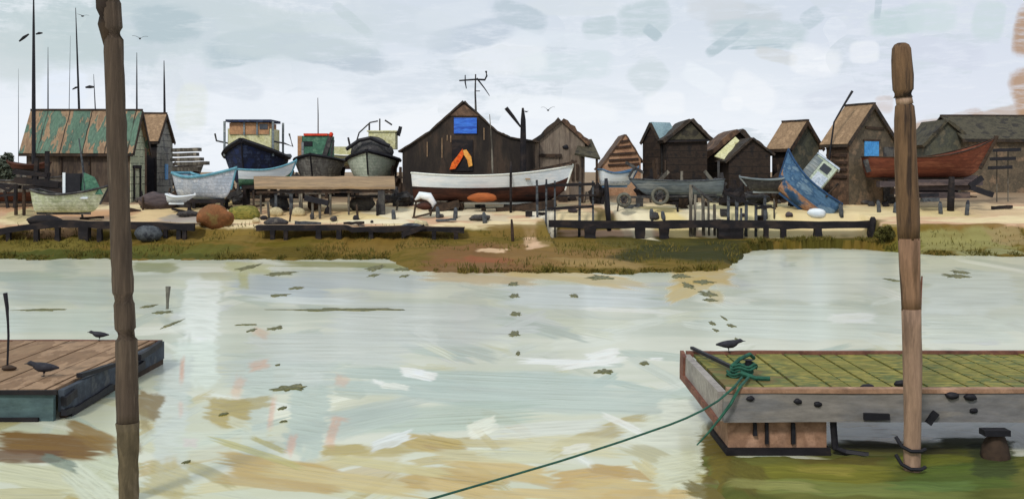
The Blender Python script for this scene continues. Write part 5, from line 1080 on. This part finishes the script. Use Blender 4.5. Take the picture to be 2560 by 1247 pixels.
col = mix(mrange(ELV, .06, .42), cc((240, 245, 252)), cc((214, 223, 234)))
# cooler and greyer towards the left, lavender right
lf = mth('MULTIPLY', mrange(AZV, -.25, -1.1), mrange(mth('ADD', ELV, mth('MULTIPLY', ne, .25)), .3, .42)); col = mix(mth('MULTIPLY', lf, .95), col, cc((194, 209, 213)))
col = mix(mth('MULTIPLY', mrange(AZV, .55, 1.0), .5), col, cc((214, 220, 236)))
vo = nd('ShaderNodeTexVoronoi', feature='F1'); vo.inputs['Scale'].default_value = 6.5; vo.inputs['Randomness'].default_value = 1
mp = nd('ShaderNodeMapping'); mp.inputs['Scale'].default_value = (.6, 1.4, 1); mp.inputs['Rotation'].default_value = (0, 0, .35); L.new(UV, mp.inputs[0])
ad = nd('ShaderNodeMix', data_type='VECTOR'); ad.inputs[0].default_value = .12; L.new(mp.outputs[0], ad.inputs[4])
nc = nd('ShaderNodeTexNoise'); nc.inputs['Scale'].default_value = 7; L.new(UV, nc.inputs[0]); L.new(nc.outputs['Color'], ad.inputs[5]); L.new(ad.outputs[1], vo.inputs['Vector'])
sv = nd('ShaderNodeSeparateColor'); L.new(vo.outputs['Color'], sv.inputs[0])
brk = mrange(mth('ADD', nb, mth('MULTIPLY', ne, .6)), .7, .95)
col = mix(mth('MULTIPLY', mth('MULTIPLY', mrange(sv.outputs[0], .4, .9), brk), .75), col, cc((206, 216, 224)))
col = mix(mth('MULTIPLY', mth('MULTIPLY', mrange(sv.outputs[1], .5, .95), brk), .6), col, cc((244, 248, 253)))
col = mix(mth('MULTIPLY', mrange(nb, .5, .75), .28), col, cc((222, 230, 240)))
col = mix(mth('MULTIPLY', mrange(nb, .5, .3), .2), col, cc((252, 253, 255)))
# single cloud dabs
CG = (198, 212, 218); CD = (186, 202, 210); CP = (208, 212, 216); CW = (250, 252, 255)
DABS = [(1500, 70, 45, 26, -10, CG, .8), (1610, 45, 65, 44, -8, CG, .8), (1630, 82, 24, 14, 40, CD, .9), (1860, 50, 90, 40, 5, (204, 212, 218), .8), (1900, 85, 110, 34, 4, CG, .8), (1820, 100, 60, 14, -35, CD, .8), (1890, 118, 70, 5, -2, CD, .9), (2030, 45, 26, 22, -35, CD, .6), (1940, 140, 50, 16, 15, (212, 216, 218), .7),
 (2240, 55, 62, 32, -6, (200, 216, 220), .85), (2195, 20, 8, 30, 5, CD, .7), (2330, 45, 55, 36, 0, (208, 222, 226), .7), (2470, 55, 34, 45, 10, (206, 220, 224), .7), (1410, 165, 120, 36, -2, (214, 226, 232), .7), (1620, 190, 46, 44, -45, (212, 222, 228), .8), (1790, 20, 70, 30, 0, (212, 218, 224), .7), (1430, 20, 120, 20, 0, (218, 226, 232), .6),
 (2040, 150, 60, 38, 10, CW, .45), (2160, 130, 34, 26, 0, CW, .45), (1880, 230, 60, 40, 30, CW, .4), (1660, 260, 50, 30, 0, CW, .4), (1830, 260, 26, 18, 0, CW, .45), (1760, 200, 60, 26, 30, (238, 244, 250), .7), (1250, 140, 120, 50, 0, CW, .35), (700, 270, 220, 40, 0, (240, 245, 252), .6), (1050, 300, 120, 40, -20, CW, .35),
 (640, 110, 120, 40, -16, (190, 205, 213), .9), (820, 130, 140, 36, 12, (194, 206, 217), .9), (1180, 90, 110, 34, -14, (200, 211, 223), .9), (1300, 40, 70, 30, 20, (194, 207, 217), .9), (560, 210, 90, 28, 14, (216, 224, 234), .6), (420, 60, 80, 44, -8, (186, 202, 209), .9), (1000, 220, 120, 30, -10, (218, 226, 236), .6), (2360, 130, 90, 30, 14, (214, 220, 234), .7), (2100, 240, 90, 24, -12, (216, 222, 234), .6), (1500, 240, 110, 26, 10, (222, 230, 238), .6), (750, 90, 200, 60, 0, (206, 218, 222), .6), (1000, 60, 150, 50, 10, (210, 220, 228), .6), (880, 50, 60, 14, 40, (196, 210, 214), .5), (600, 30, 170, 30, 10, (204, 216, 220), .6), (1130, 40, 90, 30, -10, (222, 230, 238), .5), (950, 170, 60, 14, -8, (200, 210, 220), .4), (450, 200, 60, 60, 0, (226, 232, 240), .5), (480, 270, 36, 60, 5, (226, 232, 226), .6), (150, 90, 120, 60, 0, (196, 210, 212), .6), (40, 140, 60, 60, 0, (206, 216, 218), .6), (160, 230, 50, 50, 0, (232, 240, 252), .7),
 (1400, 100, 130, 20, 4, (226, 234, 242), .6), (1380, 270, 160, 30, 4, (246, 250, 254), .5),
 (2580, 80, 38, 58, 8, (178, 142, 110), .75), (2585, 240, 46, 66, -14, (178, 142, 110), .75), (2490, 290, 100, 18, -14, (178, 142, 110), .5), (2390, 310, 60, 24, -20, (178, 142, 110), .5), (2300, 330, 60, 26, -10, (178, 142, 110), .6), (2210, 262, 22, 22, 0, TAN, .25)]
gp = bpy.data.node_groups.new('cloud_dab', 'ShaderNodeTree')
for nm, ty in (('UV', 'NodeSocketVector'), ('Center', 'NodeSocketVector'), ('Inv', 'NodeSocketVector'), ('Angle', 'NodeSocketFloat'), ('Edge', 'NodeSocketFloat'), ('Streak', 'NodeSocketFloat'), ('Alpha', 'NodeSocketFloat')):
    gp.interface.new_socket(nm, in_out='INPUT', socket_type=ty)
gp.interface.new_socket('Fac', in_out='OUTPUT', socket_type='NodeSocketFloat')
gi = gp.nodes.new('NodeGroupInput'); go = gp.nodes.new('NodeGroupOutput'); gl = gp.links
def gn(t, op, *ins):
    n = gp.nodes.new(t); n.operation = op
    for i, v in enumerate(ins):
        if isinstance(v, (int, float, tuple)): n.inputs[i].default_value = v
        else: gl.new(v, n.inputs[i])
    return n
s1 = gn('ShaderNodeVectorMath', 'SUBTRACT', gi.outputs['UV'], gi.outputs['Center'])
ro = gp.nodes.new('ShaderNodeVectorRotate'); ro.rotation_type = 'Z_AXIS'; gl.new(s1.outputs[0], ro.inputs['Vector']); gl.new(gi.outputs['Angle'], ro.inputs['Angle'])
s2 = gn('ShaderNodeVectorMath', 'MULTIPLY', ro.outputs[0], gi.outputs['Inv']); s3 = gn('ShaderNodeVectorMath', 'MULTIPLY', s2.outputs[0], s2.outputs[0])
s4 = gn('ShaderNodeVectorMath', 'MULTIPLY', s3.outputs[0], s3.outputs[0]); s5 = gn('ShaderNodeVectorMath', 'DOT_PRODUCT', s4.outputs[0], (1, 1, 0))
s6 = gn('ShaderNodeMath', 'MULTIPLY_ADD', gi.outputs['Edge'], 2.6, s5.outputs['Value']); 
mr = gp.nodes.new('ShaderNodeMapRange'); mr.interpolation_type = 'SMOOTHSTEP'; gl.new(s6.outputs[0], mr.inputs[0]); mr.inputs[1].default_value = 2.8; mr.inputs[2].default_value = 1.6
s7 = gn('ShaderNodeMath', 'MULTIPLY', mr.outputs[0], gi.outputs['Alpha']); s8 = gn('ShaderNodeMath', 'MULTIPLY', s7.outputs[0], gi.outputs['Streak']); s8.use_clamp = True
gl.new(s8.outputs[0], go.inputs[0])
streak = mrange(nb, .34, .58, .45, 1.2)
for px, py, hw, hh, an, c, al in DABS:
    g = nd('ShaderNodeGroup'); g.node_tree = gp
    a_ = math.atan((px-1280)/F); e_ = math.atan((YH-py)/F*math.cos(a_))
    L.new(UV, g.inputs['UV']); g.inputs['Center'].default_value = (a_*F/1000, e_*F/1000, 0); g.inputs['Inv'].default_value = (1000/hw, 1000/hh, 0)
    g.inputs['Angle'].default_value = math.radians(an); L.new(ne, g.inputs['Edge']); L.new(streak, g.inputs['Streak']); g.inputs['Alpha'].default_value = al
    col = mix(g.outputs[0], col, cc(c))
sky = nd('ShaderNodeTexSky', sky_type='NISHITA'); sky.sun_disc = False; sky.sun_elevation = SUN_EL; sky.sun_rotation = SUN_AZ
fin = mix(.97, sky.outputs[0], col)
bg = nd('ShaderNodeBackground'); bg.inputs['Strength'].default_value = .1; L.new(fin, bg.inputs['Color'])
ow = nd('ShaderNodeOutputWorld'); L.new(bg.outputs[0], ow.inputs[0])
W.cycles.sampling_method = 'MANUAL'; W.cycles.sample_map_resolution = 512

ld = bpy.data.lights.new('sun', 'SUN'); ld.energy = 1.8; ld.angle = math.radians(10); ld.color = (1, .96, .9)
lo = bpy.data.objects.new('sun', ld); COL.objects.link(lo)
dv = Vector((math.sin(SUN_AZ)*math.cos(SUN_EL), math.cos(SUN_AZ)*math.cos(SUN_EL), math.sin(SUN_EL)))
lo.rotation_euler = dv.to_track_quat('Z', 'Y').to_euler()

cd = bpy.data.cameras.new('camera'); cam = bpy.data.objects.new('camera', cd); COL.objects.link(cam)
cam.location = (0, 0, H); cam.rotation_euler = (math.radians(90), 0, 0); cd.sensor_width = 36; cd.lens = 36*F/2560; cd.shift_y = -(623.5-YH)/2560; cd.clip_end = 20000; cd.clip_start = .1
S.camera = cam
vs_ = S.view_settings; vs_.view_transform = 'Standard'; vs_.look = 'None'; vs_.exposure = 0; vs_.gamma = 1
S.cycles.use_denoising = True
